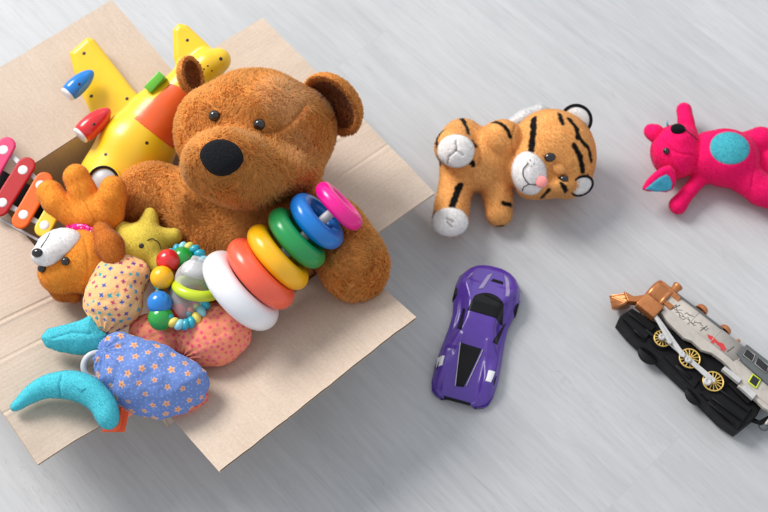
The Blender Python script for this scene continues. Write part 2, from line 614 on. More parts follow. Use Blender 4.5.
def wob(V, f, seed=0):
    r = np.random.default_rng(seed); o = np.zeros(len(V))
    for i in range(5):
        k = r.normal(size=3) * f; o += np.sin(V @ k + r.uniform(0, 6.28))
    return o / 5


def fur(V, F, N, col, dens, length, width, lean=(0, 0, 0), clump=.5, clump_n=14, var=.18, jit=.35, curl=.25, tan_amt=.5, seed=3, lenfn=None, flow=0):
    r = np.random.default_rng(seed)
    T = []
    for f in F:
        T.append(f[:, [0, 1, 2]])
        if f.shape[1] == 4: T.append(f[:, [0, 2, 3]])
    T = np.concatenate(T)
    A = np.linalg.norm(np.cross(V[T[:, 1]] - V[T[:, 0]], V[T[:, 2]] - V[T[:, 0]]), axis=1) / 2
    n = int(A.sum() * dens)
    ti = r.choice(len(T), n, p=A / A.sum())
    u = r.random((n, 2)); fl = u.sum(1) > 1; u[fl] = 1 - u[fl]
    w = np.stack([1 - u.sum(1), u[:, 0], u[:, 1]], 1)
    t = T[ti]
    pos = (V[t] * w[..., None]).sum(1); nn = (N[t] * w[..., None]).sum(1); nn /= np.linalg.norm(nn, axis=1)[:, None]
    cc = (col[t] * w[..., None]).sum(1) if len(col) == len(V) else np.repeat(col[None], n, 0)
    L = length * (.7 + .5 * r.random(n))
    if lenfn is not None: L = L * lenfn(pos)
    lean = np.asarray(lean, float)
    if flow:
        fd = np.stack([wob(pos, flow, 41), wob(pos, flow, 42), wob(pos, flow, 43)], 1) * 1.3
        fd -= nn * (fd * nn).sum(1)[:, None]; lean = lean[None] + fd
    else: lean = np.repeat(lean[None], n, 0)
    # clumps
    m_ = max(4, n // clump_n); ci = r.choice(n, m_, replace=False)
    kd = kdtree.KDTree(m_)
    for j, i in enumerate(ci): kd.insert(pos[i], j)
    kd.balance()
    near = np.fromiter((kd.find(p)[1] for p in pos), dtype=np.int64, count=n)
    rt = r.normal(size=(m_, 3)); cn = nn[ci]; rt -= cn * (rt * cn).sum(1)[:, None]
    ctip = pos[ci] + cn * length * .9 + rt * length * tan_amt + lean[ci] * length
    jt = r.normal(size=(n, 3)) * jit
    tip = pos + nn * L[:, None] + (lean + jt) * L[:, None]
    tip = tip * (1 - clump) + clump * (ctip[near])
    dv = tip - pos
    dl = np.linalg.norm(dv, axis=1); dv *= (np.minimum(dl, L * 1.25) / (dl + 1e-9))[:, None]
    # keep above the skin
    up = (dv * nn).sum(1); fix = np.maximum(.25 * L - up, 0); dv += nn * fix[:, None]
    tip = pos + dv
    mid = pos + dv * .5 + nn * (L * curl * .5)[:, None] + r.normal(size=(n, 3)) * (L * curl * .25)[:, None]
    sd = np.cross(dv, nn + .7 * r.normal(size=(n, 3))); sd /= np.linalg.norm(sd, axis=1)[:, None] + 1e-12
    sd *= np.where((np.cross(sd, dv) * nn).sum(1) < 0, -1.0, 1.0)[:, None]
    W = (width * (.7 + .6 * r.random(n)))[:, None]
    P0 = pos - nn * .0004
    vs = np.stack([P0 - sd * W / 2, P0 + sd * W / 2, mid + sd * W * .42, mid - sd * W * .42, tip], 1).reshape(-1, 3)
    b0 = len(V) + 5 * np.arange(n)
    q = np.stack([b0, b0 + 1, b0 + 2, b0 + 3], 1); tr = np.stack([b0 + 3, b0 + 2, b0 + 4], 1)
    dd = dv / (np.linalg.norm(dv, axis=1)[:, None] + 1e-12)
    nv = nn * .75 + dd * .35 + np.cross(dd, sd) * .0
    nv /= np.linalg.norm(nv, axis=1)[:, None]
    nv5 = np.repeat(nv, 5, 0)
    k = (1 + var * r.normal(size=n)); k = np.clip(k * (1 + .6 * var * r.normal(size=m_))[near], .4, 1.8)
    c5 = np.repeat(cc * k[:, None], 5, 0)
    VV = np.concatenate([V, vs]); FF = []
    quads = [f for f in F if f.shape[1] == 4] + [q]; tris = [f for f in F if f.shape[1] == 3] + [tr]
    FF = [np.concatenate(quads), np.concatenate(tris)]
    return VV, FF, np.concatenate([N, nv5]), np.clip(np.concatenate([col if len(col) == len(V) else np.repeat(col[None], len(V), 0), c5]), 0, 1)


def solid(V, c): return np.repeat(np.array(c, float)[None], len(V), 0)


def stud(S_, px, py, rpx, h, mat, parent, name, dome=True, sink=.3, n=20, label=None, squash=None):
    """small dome placed on a surface"""
    p, nn = S_.at(px, py); r = rpx / S(p)
    ax = frame(nn)
    V, F = ball(p - nn * h * sink, ax, (r, r, h) if squash is None else (r, r * squash, h), n, 12)
    return mk(name, V, F, mat, parent, label=label)



# ------------------------------------------------------------------ floor
pd = nrm(P(654, 98, 0) - P(540, 7, 0)); PLANK = math.atan2(pd[1], pd[0])


def floor_material():
    mt, nt, b = newmat('pale_grey_wood_laminate')
    co = nt.nodes.new('ShaderNodeTexCoord').outputs['Object']
    mp = nt.nodes.new('ShaderNodeMapping'); mp.inputs['Rotation'].default_value = (0, 0, -PLANK)
    mp.inputs['Location'].default_value = (.31, .083, 0)
    link(nt, co, mp.inputs['Vector']); v = mp.outputs['Vector']
    br = nt.nodes.new('ShaderNodeTexBrick'); link(nt, v, br.inputs['Vector'])
    br.inputs['Scale'].default_value = 1; br.inputs['Brick Width'].default_value = 1.28
    br.inputs['Row Height'].default_value = .192; br.inputs['Mortar Size'].default_value = .0007
    br.inputs['Mortar Smooth'].default_value = .3; br.offset = .37; br.offset_frequency = 2
    br.inputs['Color1'].default_value = (0, 0, 0, 1); br.inputs['Color2'].default_value = (1, 1, 1, 1)
    br.inputs['Mortar'].default_value = (.5, .5, .5, 1)
    st = nt.nodes.new('ShaderNodeMapping'); st.inputs['Scale'].default_value = (1.5, 17, 1)
    link(nt, v, st.inputs['Vector'])
    sep = nt.nodes.new('ShaderNodeVectorMath'); sep.operation = 'MULTIPLY_ADD'      # shift the grain per plank
    link(nt, br.outputs['Color'], sep.inputs[0]); sep.inputs[1].default_value = (7, 3, 5); link(nt, st.outputs[0], sep.inputs[2])
    g1 = noise(nt, 2.2, 6, .62, sep.outputs[0]); g1.inputs['Distortion'].default_value = .9
    g2 = noise(nt, 9, 5, .6, sep.outputs[0])
    big = noise(nt, 3, 3, .5, v)
    st3 = nt.nodes.new('ShaderNodeMapping'); st3.inputs['Scale'].default_value = (4, 110, 1); link(nt, v, st3.inputs['Vector'])
    g3 = noise(nt, 3, 2, .5, st3.outputs[0])
    c = mixc(nt, ramp(nt, g1.outputs[0], .33, .68), (.405, .410, .420), (.500, .505, .515))
    c = mixc(nt, .30, c, mixc(nt, ramp(nt, g2.outputs[0], .35, .62), (.37, .374, .382), (.54, .546, .556)))
    c = mixc(nt, mixc(nt, ramp(nt, g3.outputs[0], .68, .78), (0, 0, 0), (.22, .22, .22)), c, (.34, .34, .35))
    c = mixc(nt, .28, c, mixc(nt, ramp(nt, big.outputs[0], .35, .7), (.385, .389, .396), (.505, .509, .516)))
    c = mixc(nt, .035, c, br.outputs['Color'])
    c = mixc(nt, mixc(nt, br.outputs['Fac'], (0, 0, 0), (.22, .22, .22)), c, (.30, .30, .32))
    link(nt, c, b.inputs['Base Color'])
    rr = nt.nodes.new('ShaderNodeMapRange'); rr.inputs['To Min'].default_value = .46; rr.inputs['To Max'].default_value = .58
    link(nt, g1.outputs[0], rr.inputs[0]); link(nt, rr.outputs[0], b.inputs['Roughness'])
    b.inputs['Specular IOR Level'].default_value = .4
    # fine dark veins that wander along the plank
    vn = noise(nt, 1.6, 4, .55, sep.outputs[0]); vn.inputs['Distortion'].default_value = .6
    va = nt.nodes.new('ShaderNodeMath'); va.operation = 'PINGPONG'; va.inputs[1].default_value = .06; link(nt, vn.outputs[0], va.inputs[0])
    vf = ramp(nt, va.outputs[0], 0.0, .006, (.26, .26, .26, 1), (0, 0, 0, 1))
    vk = noise(nt, 5, 2, .5, v); vm_ = nt.nodes.new('ShaderNodeMath'); vm_.operation = 'MULTIPLY'
    link(nt, vf, vm_.inputs[0]); link(nt, ramp(nt, vk.outputs[0], .42, .62), vm_.inputs[1])
    c = mixc(nt, vm_.outputs[0], c, (.24, .235, .235))
    # sparse darker grain dashes and a few scuffs
    kn = noise(nt, 26, 2, .5, st.outputs[0]); k2 = noise(nt, 55, 4, .7, v)
    mk_ = nt.nodes.new('ShaderNodeMath'); mk_.operation = 'MULTIPLY'
    link(nt, ramp(nt, kn.outputs[0], .66, .74), mk_.inputs[0]); link(nt, ramp(nt, k2.outputs[0], .45, .7), mk_.inputs[1])
    mk2 = nt.nodes.new('ShaderNodeMath'); mk2.operation = 'MULTIPLY'; mk2.inputs[1].default_value = .4; link(nt, mk_.outputs[0], mk2.inputs[0])
    link(nt, mixc(nt, mk2.outputs[0], c, (.22, .22, .23)), b.inputs['Base Color'])
    pb = bump(nt, b, g2.outputs[0], .06, .0008)
    bump(nt, b, br.outputs['Fac'], -.15, .0006, pb)
    return mt


MAT['floor'] = floor_material()
fl = mk('floor', [(-4, -3, 0), (4, -3, 0), (4, 5, 0), (-4, 5, 0)], [(0, 1, 2, 3)], 'floor', smooth=False)
fl['kind'] = 'structure'

# ------------------------------------------------------------------ cardboard box
YAW = -0.8547; BW, BD, BH = .4160, .3314, .120
DA = np.array([math.cos(YAW), math.sin(YAW), 0]); DB = np.array([-math.sin(YAW), math.cos(YAW), 0]); UZ = np.array([0, 0, 1.0])
BC = np.array([-.3155, -.0141, 0])


def cardboard(name, ang, cross):
    """ang: world angle of the flutes, cross: use z for walls"""
    mt, nt, b = newmat(name)
    co = nt.nodes.new('ShaderNodeTexCoord').outputs['Object']
    mp = nt.nodes.new('ShaderNodeMapping'); mp.inputs['Rotation'].default_value = (0, 0, -ang)
    link(nt, co, mp.inputs['Vector'])
    wv = nt.nodes.new('ShaderNodeTexWave'); wv.wave_type = 'BANDS'; wv.bands_direction = 'Y'
    wv.inputs['Scale'].default_value = 48; wv.inputs['Distortion'].default_value = .6; wv.inputs['Detail'].default_value = 2
    wv.inputs['Detail Scale'].default_value = 1.2
    link(nt, mp.outputs[0], wv.inputs['Vector'])
    s2 = nt.nodes.new('ShaderNodeMapping'); s2.inputs['Scale'].default_value = (6, 60, 6); link(nt, mp.outputs[0], s2.inputs['Vector'])
    n1 = noise(nt, 5, 4, .6, s2.outputs[0]); n2 = noise(nt, 9, 3, .5, co); n3 = noise(nt, 260, 3, .7, co)
    c = mixc(nt, ramp(nt, n1.outputs[0], .3, .7), (.53, .425, .335), (.61, .50, .405))
    c = mixc(nt, .35, c, mixc(nt, ramp(nt, n2.outputs[0], .3, .7), (.48, .38, .295), (.64, .53, .43)))
    c = mixc(nt, .22, c, mixc(nt, ramp(nt, n3.outputs[0], .35, .65), (.42, .31, .23), (.66, .54, .45)))
    c = mixc(nt, mixc(nt, wv.outputs['Fac'], (0, 0, 0), (.06, .06, .06)), c, (.44, .33, .25))
    link(nt, c, b.inputs['Base Color'])
    b.inputs['Roughness'].default_value = .8; b.inputs['Specular IOR Level'].default_value = .25
    pb = bump(nt, b, wv.outputs['Fac'], .14, .0005)
    bump(nt, b, n2.outputs[0], .25, .006, pb)
    return mt


MAT['card_a'] = cardboard('cardboard_fluted_one_way', YAW, 0)
MAT['card_b'] = cardboard('cardboard_fluted_other_way', YAW + math.pi / 2, 0)

box = thing('cardboard_box', 'open brown cardboard box full of soft and plastic toys, its four flaps folded out', 'box', BC)


def board(o, e1, l1, e2, l2, n, bend=None, th=.0042, per=.0068, trim=None):
    """corrugated board: hinge corner o, e1 along the hinge (length l1), e2 outward (length l2), n up.
    two paper liners and a fluted sheet between them, so the cut edges show the flutes"""
    nu = 170; nv = 18
    parts = []
    def pt(u, v, h):
        d = 0.0 if bend is None else bend(u, v)
        a0 = 0 if trim is None else trim[0] * v; a1 = 0 if trim is None else trim[1] * v
        return o + e1 * (l1 * (a0 + u * (1 - a0 - a1))) + e2 * (l2 * v) + n * (h + d)
    for h0, h1 in ((-.0005, 0.0), (-th, -th + .0005)):
        g = []
        for h in (h0, h1):
            g.append(np.array([[pt(u, v, h) for v in np.linspace(0, 1, nv)] for u in np.linspace(0, 1, nu)]).reshape(-1, 3))
        f = grid_faces(nu, nv, False, False); N = nu * nv
        F = [f[:, ::-1], f + N]
        per_i = [i * nv for i in range(nu)] + [(nu - 1) * nv + j for j in range(1, nv)] + [i * nv + nv - 1 for i in range(nu - 2, -1, -1)] + [j for j in range(nv - 2, 0, -1)]
        k = len(per_i); s = np.array([[per_i[i], per_i[(i + 1) % k], per_i[(i + 1) % k] + N, per_i[i] + N] for i in range(k)])
        F.append(s)
        parts.append((np.concatenate(g), [np.concatenate(F)]))
    m_ = int(l1 / per) * 8; us = np.linspace(.002, .998, m_)
    rows = []
    for u in us:
        h = -th / 2 + (th / 2 - .0006) * math.sin(u * l1 / per * 2 * math.pi)
        rows.append([pt(u, v, h) for v in np.linspace(.004, .996, 5)])
    parts.append((np.array(rows).reshape(-1, 3), [grid_faces(m_, 5, False, False)]))
    return merge(*parts)


cs = {'L': BC - DA * BW / 2 - DB * BD / 2, 'B': BC + DA * BW / 2 - DB * BD / 2,
      'T': BC - DA * BW / 2 + DB * BD / 2, 'R': BC + DA * BW / 2 + DB * BD / 2}
LA, LB = .1580, .1708


def bend(k, seed, creases=(), corner=0.0):
    r = np.random.default_rng(seed); a = r.uniform(0, 6, 3)
    def wear(u, v):
        d = 0.0
        for u0, dep in creases: d -= dep * math.exp(-((u - u0) / .0045) ** 2) * min(1, v * 3 + .3) - dep * .6 * math.exp(-((u - u0 - .012) / .007) ** 2)
        d += .0007 * math.sin(u * 31 + a[0]) * math.sin(v * 3 + a[2]) * v + .0003 * math.sin(u * 73 + a[1]) * max(0, v - .8) * 5 * math.sin(u * 9)
        d -= corner * max(0, u - .82) / .18 * max(0, v - .7) / .3
        return d
    return lambda u, v: wear(u, v) + k * (v * v) + .0012 * math.sin(u * 5 + a[0]) * v + .0016 * math.sin(u * 2.3 + a[1]) * v * v


for nm, o, e1, l1, out, ln, t, mt, sd, tr in (
        ('flap', 'B', DB, BD, DA, LA, .2603, 'card_a', 1, (.004, .004)),
        ('flap', 'L', DB, BD, -DA, LA, .1839, 'card_a', 2, (.004, .004)),
        ('flap', 'T', DA, BW, DB, LB, -.0784, 'card_b', 3, (.003, .003)),
        ('flap', 'L', DA, BW, -DB, LB, .3156, 'card_b', 4, (.003, .012))):
    e2 = out * math.cos(t) + UZ * math.sin(t); n = nrm(np.cross(e1, e2)); n = n if n[2] > 0 else -n
    V, F = board(cs[o] + UZ * (BH + .0004) - out * .0038, e1, l1, e2, ln + .0038, n, bend(.004 * (1 if sd % 2 else -1), sd, {1: ((.33, .0006),), 2: (), 3: ((.60, .0016), (.74, .0009)), 4: ((.50, .0020), (.63, .0010), (.80, .0012))}[sd], {1: .002, 2: 0, 3: .003, 4: .010}[sd]), trim=tr)
    mk(nm, V, F, mt, box, smooth=False)
# walls and bottom (single boards with real thickness)
for o, e1, l1, n in (('L', DA, BW, DB), ('T', DA, BW, -DB), ('L', DB, BD, DA), ('B', DB, BD, -DA)):
    inset = .0036 if abs(n @ DA) > .5 else 0
    c = cs[o] + e1 * l1 / 2 + n * .0017 + UZ * (BH / 2 - .0016)
    V, F = rbox(c, (e1, n, UZ), (l1 / 2 - inset, .0016, BH / 2 - .0020), .0004)
    mk('side_wall', V, F, 'card_a', box, smooth=False)
V, F = rbox(BC + UZ * .004, (DA, DB, UZ), (BW / 2 - .004, BD / 2 - .004, .002), .0004)
mk('bottom', V, F, 'card_a', box, smooth=False)
# crease of a folded panel on the lower left flap (a shallow raised fold)
# everything in the box sits this much lower than the heights written below
_P = P
LIFT = -.150


def P(px, py, z): return _P(px, py, z + LIFT)


# ------------------------------------------------------------------ teddy bear
def teddy():
    root = thing('teddy_bear', 'large brown shaggy teddy bear with black nose sitting in the cardboard box', 'teddy bear', P(255, 240, .25) * [1, 1, 0] + [0, 0, .02])
    ZH = .385
    prims = [
        E(258, 124, ZH, 64, 53, 56, -8),                # cranium
        E(300, 138, ZH - .01, 30, 42, 42, -20),         # cheek on the right
        E(205, 135, ZH, 27, 40, 40, 8),                 # cheek on the left
        E(236, 168, ZH + .036, 52, 34, 42, -8),         # muzzle
        E(224, 160, ZH + .070, 33, 26, 26, -5),         # snout end
        E(268, 178, ZH - .005, 50, 26, 38, 10),
        E(250, 240, .24, 88, 66, 62, 0),                # torso
        E(250, 290, .20, 86, 56, 60, 0),
        K((185, 200, .30, 30), (150, 195, .285, 27), (122, 210, .26, 24)),   # arm by the plane
        K((300, 205, .30, 28), (334, 230, .315, 25), (352, 260, .318, 28), (355, 269, .318, 29)),
    ]
    V, F = sdf_mesh(prims, .0025, .030)
    # the plush squashes against the inside of the box walls
    for ax_, hf in ((DA, BW / 2 - .010), (DB, BD / 2 - .010)):
        q_ = (V - BC) @ ax_; low = np.clip((BH + .004 - V[:, 2]) / .006, 0, 1)
        V = V + (low * (np.clip(q_, -hf, hf) - q_))[:, None] * ax_
    V[:, 2] = np.maximum(V[:, 2], .009)
    N = vnormals(V, F)
    V = V + N * (wob(V, 90, 1) * .0016 + wob(V, 230, 2) * .0007)[:, None]
    N = vnormals(V, F)
    base = np.array([.75, .345, .095])
    col = solid(V, base) * (1 + .10 * wob(V, 25, 5))[:, None]
    S_ = Surf(V, F)
    # painted pale highlight on brushed pile above the stitched seam from eye to ear
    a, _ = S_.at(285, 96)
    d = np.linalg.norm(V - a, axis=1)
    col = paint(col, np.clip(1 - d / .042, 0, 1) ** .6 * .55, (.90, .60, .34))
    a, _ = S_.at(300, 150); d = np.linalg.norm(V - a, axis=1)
    col = paint(col, np.clip(1 - d / .035, 0, 1) ** .6 * .40, (.86, .52, .27))  # brightly lit right cheek, painted into the fur colour as a paler spot
    seam = S_.path([(262, 132), (276, 131), (290, 122), (305, 104)])
    ds = dist_path(V, seam)
    V = V - N * (np.exp(-(ds / .0035) ** 2) * .0035)[:, None]
    N = vnormals(V, F)
    S_ = Surf(V, F)
    seamf = lambda p: .35 + .65 * np.clip(dist_path(p, seam) / .006, 0, 1)
    q = proj(V)
    VV, FF, NN, CCo = fur(V, F, N, col, 1.15e6, .0056, .00062, lean=-CU * .35 + CR * .1, clump=.38, clump_n=40, var=.07, jit=.22, flow=55, seed=8, lenfn=seamf)
    mk('body', VV, FF, 'fur', root, col=CCo, normals=NN)

    def ear(c, facing, up, R, name='ear'):
        # a thick cupped disc: outer pile and darker inner pile
        x, y, n = frame(facing, up)
        nu, nv = 64, 20; pts = []
        th = np.linspace(0, 2 * np.pi, nu, endpoint=False)
        prof = []
        for t in np.linspace(0, 1, 14): prof.append((t, .25 * t * t - .20))        # cup, front
        for t in np.linspace(1, 0, 10)[1:]: prof.append((t * 1.02, .25 * t * t - .20 - .34 * (1 - t ** 4) ** .5 - .02))
        rows = []
        for r_, h in prof:
            r_ = max(r_, .01)
            rows.append(c + R * (r_ * np.cos(th)[:, None] * x * 1.0 + r_ * np.sin(th)[:, None] * y * 1.05 + h * n))
        V = np.stack(rows).transpose(1, 0, 2).reshape(-1, 3); F = [grid_faces(nu, len(prof), True, False)]
        N = vnormals(V, F)
        if ((V - V.mean(0)) * N).sum(1).mean() < 0:
            F = [F[0][:, ::-1]]; N = -N
        inner = np.tile(np.arange(len(prof)) < 11, nu)
        col = np.where(inner[:, None], np.array([[.30, .10, .03]]), base[None] * 1.05)
        VV, FF, NN, CCo = fur(V, F, N, col, 1.3e6, .0036, .0006, lean=-CU * .2, clump=.4, var=.10, seed=5)
        return mk(name, VV, FF, 'fur', root, col=CCo, normals=NN)
    ear(P(332, 105, ZH + .012), nrm(-CR * .55 - CU * .60 + CB * .58), CU, 33 / S(P(334, 105, ZH)))
    ear(P(192, 75, ZH + .006), nrm(CR * .80 + CU * .10 + CB * .42), CU, 18 / S(P(196, 76, ZH)))
    # eyes and nose
    for px, py in ((215.5, 117), (259.5, 125)):
        p, nn = S_.at(px, py); r = 6.0 / S(p)
        V, F = sphere(p + nn * .002 + CB * .001, r)
        mk('eye', V, F, 'black_gloss', root)
    p, nn = S_.at(222, 158); s = S(p)
    ax = [img_dir(-8), img_dir(82), CB]
    V, F = ball(p - CB * .002, ax, (22 / s, 18.5 / s, 13 / s), 40, 26)
    L = np.stack([(V - p) @ a for a in ax], 1)
    k = 1 - .16 * np.clip(-L[:, 1] / (18 / s), 0, 1)          # narrower below
    V = p + (L[:, 0] * k)[:, None] * ax[0] + L[:, 1:2] * ax[1] + L[:, 2:3] * ax[2] + CB * .002
    mk('nose', V, F, 'nose', root)
    return S_


TB = teddy()


# ------------------------------------------------------------------ ring stacker
def stacker():
    axis = nrm(img_dir(41, 9))
    zc = .375
    root = thing('ring_stacker', 'plastic stacking toy with six coloured rings from white to pink lying against the teddy bear', 'stacking toy', P(285, 255, .33))
    spec = [(241, 290.5, .352, 33.5, 14.5, 'ring_white', 'largest, white ring', 3),
            (261, 273.5, .362, 30.5, 13.0, 'ring_coral', 'coral red ring', 0),
            (278, 257, .372, 28.5, 11.6, 'ring_yellow', 'yellow ring', -2),
            (297, 238, .382, 26, 11.0, 'ring_green', 'green ring', 2),
            (317, 221, .391, 23.5, 10.3, 'ring_blue', 'blue ring', 8),
            (339, 206, .402, 21.8, 8.6, 'ring_pink', 'smallest, pink ring at the top end', -2)]
    ends = []
    for px, py, z, R, r, mt, lb, dt in spec:
        c = P(px, py, z); s = S(c)
        ax = nrm(img_dir(41 + (2 if mt == 'ring_pink' else 0), 8 + dt))
        V, F = torus(c, ax, R / s, r / s, 96, 32)
        mk('ring', V, F, mt, root, label=lb); ends.append(c)
    a = ends[0]; b_ = ends[-1]; d = nrm(b_ - a)
    V, F = lathe(a - d * .012, d, [(.001, 0), (.0105, .0002), (.0105, .02), (.0085, .08), (.0068, .125), (.0062, np.linalg.norm(b_ - a) + .008), (.005, np.linalg.norm(b_ - a) + .0125), (.0002, np.linalg.norm(b_ - a) + .014)], 28)
    mk('pole', V, F, 'pale', root)
    V, F = lathe(a - d * .022, d, [(.001, 0), (.020, .0), (.022, .002), (.022, .008), (.020, .010), (.001, .0101)], 40)
    mk('base', V, F, 'ring_white', root)


stacker()


# ------------------------------------------------------------------ toy airplane
def airplane():
    root = thing('toy_airplane', 'yellow plastic toy airplane with red and blue engines behind the teddy bear', 'toy airplane', P(140, 140, .28))
    n = nrm(CB * .8 + UZ * .3)
    def plane_pts(pts, ref, z):
        o = P(*ref, z); out = []
        for px, py in pts:
            d = ray(px, py); out.append(CC + d * (((o - CC) @ n) / (d @ n)))
        return np.array(out)
    fus = [K((116, 180, .262, 37), (136, 148, .28, 37), (160, 118, .295, 31), (190, 84, .318, 20), (208, 66, .332, 14.5), (219, 60, .337, 12))]
    wing = Slab(plane_pts([(70, 54), (88, 38), (95, 40), (132, 88), (160, 118), (140, 160), (108, 158), (96, 124), (84, 98), (75, 74)], (90, 60), .302), n, .027, .011)
    fin = Slab(plane_pts([(174, 58), (173, 31), (179, 24), (188, 26), (216, 52), (200, 74), (178, 78)], (182, 40), .335), n, .025, .010)
    V, F = sdf_mesh([fus, wing, fin], .0014, .010)
    mk('fuselage', V, F, 'yellow', root); S_ = Surf(V, F)
    # raised window panel following the hull
    quad = plane_pts([(171, 84), (193, 92), (172, 148), (137, 120)], (165, 117), .32)
    qs = Slab(quad, CB, .30, .0008); hull = [Cone(c.a, c.b, c.ra + .0009, c.rb + .0009) for c in flat(fus)]
    def post(X, D): return np.maximum(D, qs.d(X))
    V, F = sdf_mesh(hull, .0011, .010, post)
    mk('window_panel', V, F, 'orange', root)
    # engines
    def bullet(tip, bs, z, r, mt, lb):
        A = P(*bs, z); B = P(*tip, z + .003); s = S(A); R = r / s; L = np.linalg.norm(B - A); d = nrm(B - A)
        prof = [(.0002, -.001), (R * .80, -.001), (R * .92, .001), (R, L * .18), (R * .99, L * .35), (R * .92, L * .55), (R * .78, L * .72), (R * .58, L * .86), (R * .34, L * .96), (R * .12, L), (.0002, L * 1.005)]
        V, F = lathe(A, d, prof, 40); e = mk('engine', V, F, mt, root, label=lb)
        V, F = lathe(A - d * .0055, d, [(.0002, 0), (R * .62, 0), (R * .80, .001), (R * .84, .003), (R * .8, .0045), (.0002, .0046)], 36)
        mk('end_cap', V, F, 'white', e)
        SS = Surf(*lathe(A, d, prof, 80))
        mx, my = (bs[0] * .62 + tip[0] * .38), (bs[1] * .62 + tip[1] * .38)
        stud(SS, mx, my + 1, 1.6, .0008, 'screw', e, 'screw')
    bullet((93, 71), (69, 93), .322, 9.5, 'blue', 'blue engine')
    bullet((110, 109), (82, 134), .325, 11, 'red', 'red engine')
    a = img_dir(47); b2 = img_dir(137)
    p, _ = S_.at(158, 86)
    V, F = rbox(P(156, 83, .343), (a, b2, CB), (12.5 / 790, 5.2 / 790, .012), .0012)
    mk('button', V, F, 'green', root, label='green lever')
    for px, py in ((84, 53), (127, 98.5), (91, 96), (187, 40.5), (221, 58.5), (147, 143), (106, 154), (165, 139), (204, 69), (208, 66), (212, 71)):
        small = px in (204, 208, 212)
        stud(S_, px, py, 1.0 if small else 1.9, .0005, 'screw', root, 'screw' if not small else 'speaker_hole')
    # nose wheel dial
    c = P(112, 184, .262) + CB * (41 / 850)
    s = S(c)
    V, F = lathe(c, CB, [(.0002, .004), (11 / s, .004), (13.5 / s, .003), (15 / s, .007), (17.5 / s, .006), (18.5 / s, 0), (18.5 / s, -.012)], 48)
    d_ = mk('dial', V, F, 'yellow', root)
    V, F = torus(c + CB * .006, CB, 15 / s, 1.3 / s, 56, 10); mk('dial_ring', V, F, 'black_plastic', d_)
    V, F = lathe(c + CB * .002, CB, [(.0002, .0035), (12.8 / s, .0035), (13.2 / s, .002), (13.2 / s, -.002)], 40); mk('dial_face', V, F, 'pale', d_)


airplane()


# ------------------------------------------------------------------ xylophone
def xylophone():
    root = thing('toy_xylophone', 'toy xylophone with coloured metal bars poking out of the left corner of the box', 'xylophone', P(20, 205, .27))
    du = np.array([.50, -.866])
    ref = P(15, 195, .292); n = nrm(UZ + CB * .6)
    def on(px, py, h=0):
        d = ray(px, py); return CC + d * (((ref - CC) @ n) / (d @ n)) + n * h
    # pairs of fixing points (lower, upper)
    bars = [((-37, 178), (-12, 133), 'xpink', 'leftmost pink bar', 9.6), ((-17, 191), (5, 152), 'xpink', 'pink bar', 9.6),
            ((4, 204.5), (24.5, 172), 'xred', 'red bar', 9.6), ((25, 216.5), (42, 187), 'xorange', 'orange bar', 9.3), ((46, 227), (60, 202), 'yellow', 'yellow bar', 8.8)]
    lower = []; upper = []
    for lo, up, mt, lb, hw in bars:
        a = on(*lo, .006); b_ = on(*up, .006); d = nrm(b_ - a); L = np.linalg.norm(b_ - a); s = S(a)
        ext = 15 / s if mt != 'yellow' else 12 / s
        x = d; y = nrm(np.cross(n, d)); w = hw / s
        # bar: half-round ends and a domed top
        k = 14; pts = []
        for t in np.linspace(-np.pi / 2, np.pi / 2, k): pts.append(b_ + x * (ext - w) + x * math.cos(t) * w + y * math.sin(t) * w)
        for t in np.linspace(np.pi / 2, 3 * np.pi / 2, k): pts.append(a - x * (ext - w) + x * math.cos(t) * w + y * math.sin(t) * w)
        sl = Slab(np.array(pts), n, .0050, .0022)
        V, F = sdf_mesh([sl], .0008, .002)
        br = mk('bar', V, F, mt, root, label=lb)
        for q in (a, b_):
            V, F = ball(q + n * .0022, (x, y, n), (5.0 / s, 5.0 / s, .0020), 24, 12); mk('fixing_stud', V, F, 'white', br)
            V, F = ball(q + n * .0042, (x, y, n), (1.1 / s, 1.1 / s, .0006), 10, 6)
        lower.append(a - n * .010); upper.append(b_ - n * .010)
    # rails of the frame
    for pts in (lower, upper):
        A, B = pts[0], pts[-1]; d = nrm(B - A)
        V, F = rbox((A + B) / 2, (d, nrm(np.cross(n, d)), n), (np.linalg.norm(B - A) / 2 + .012, .0035, .006), .001)
        mk('rail', V, F, 'pale', root)
    A = on(-40, 196, -.016); B = on(62, 252, -.016); d = nrm(B - A)
    V, F = rbox((A + B) / 2, (d, nrm(np.cross(n, d)), n), (np.linalg.norm(B - A) / 2, .0018, .008), .0006)
    mk('frame', V, F, 'pale', root)
    c = (lower[0] + upper[-1]) / 2 - n * .014
    V, F = rbox(c, (d, nrm(np.cross(n, d)), n), (.055, .022, .003), .001)
    mk('base_board', V, F, 'black_plastic', root)


xylophone()


# ------------------------------------------------------------------ orange plush dog
def plush_obj(root, name, prims, h, k, base, furlen=.0016, dens=1.6e6, width=.0003, painter=None, mat='velour', wobble=.0006, var=.03, seed=1, lean=(0, 0, 0), lenfn=None, label=None):
    V, F = sdf_mesh(prims, h, k); N = vnormals(V, F)
    if wobble: V = V + N * (wob(V, 130, seed) * wobble + wob(V, 40, seed + 1) * wobble * 1.6)[:, None]; N = vnormals(V, F)
    S_ = Surf(V, F)
    col = solid(V, base)
    if painter: col, disp = painter(V, N, S_, col); V = V + N * disp[:, None] if disp is not None else V; N = vnormals(V, F)
    if furlen: VV, FF, NN, CCo = fur(V, F, N, col, dens, furlen, width, lean=lean, clump=.15, clump_n=12, var=var, seed=seed + 20, tan_amt=.3, jit=.28, lenfn=lenfn)
    else: VV, FF, NN, CCo = V, F, N, col
    o = mk(name, VV, FF, mat, root, col=CCo, normals=NN if furlen else None, label=label)
    return S_, o


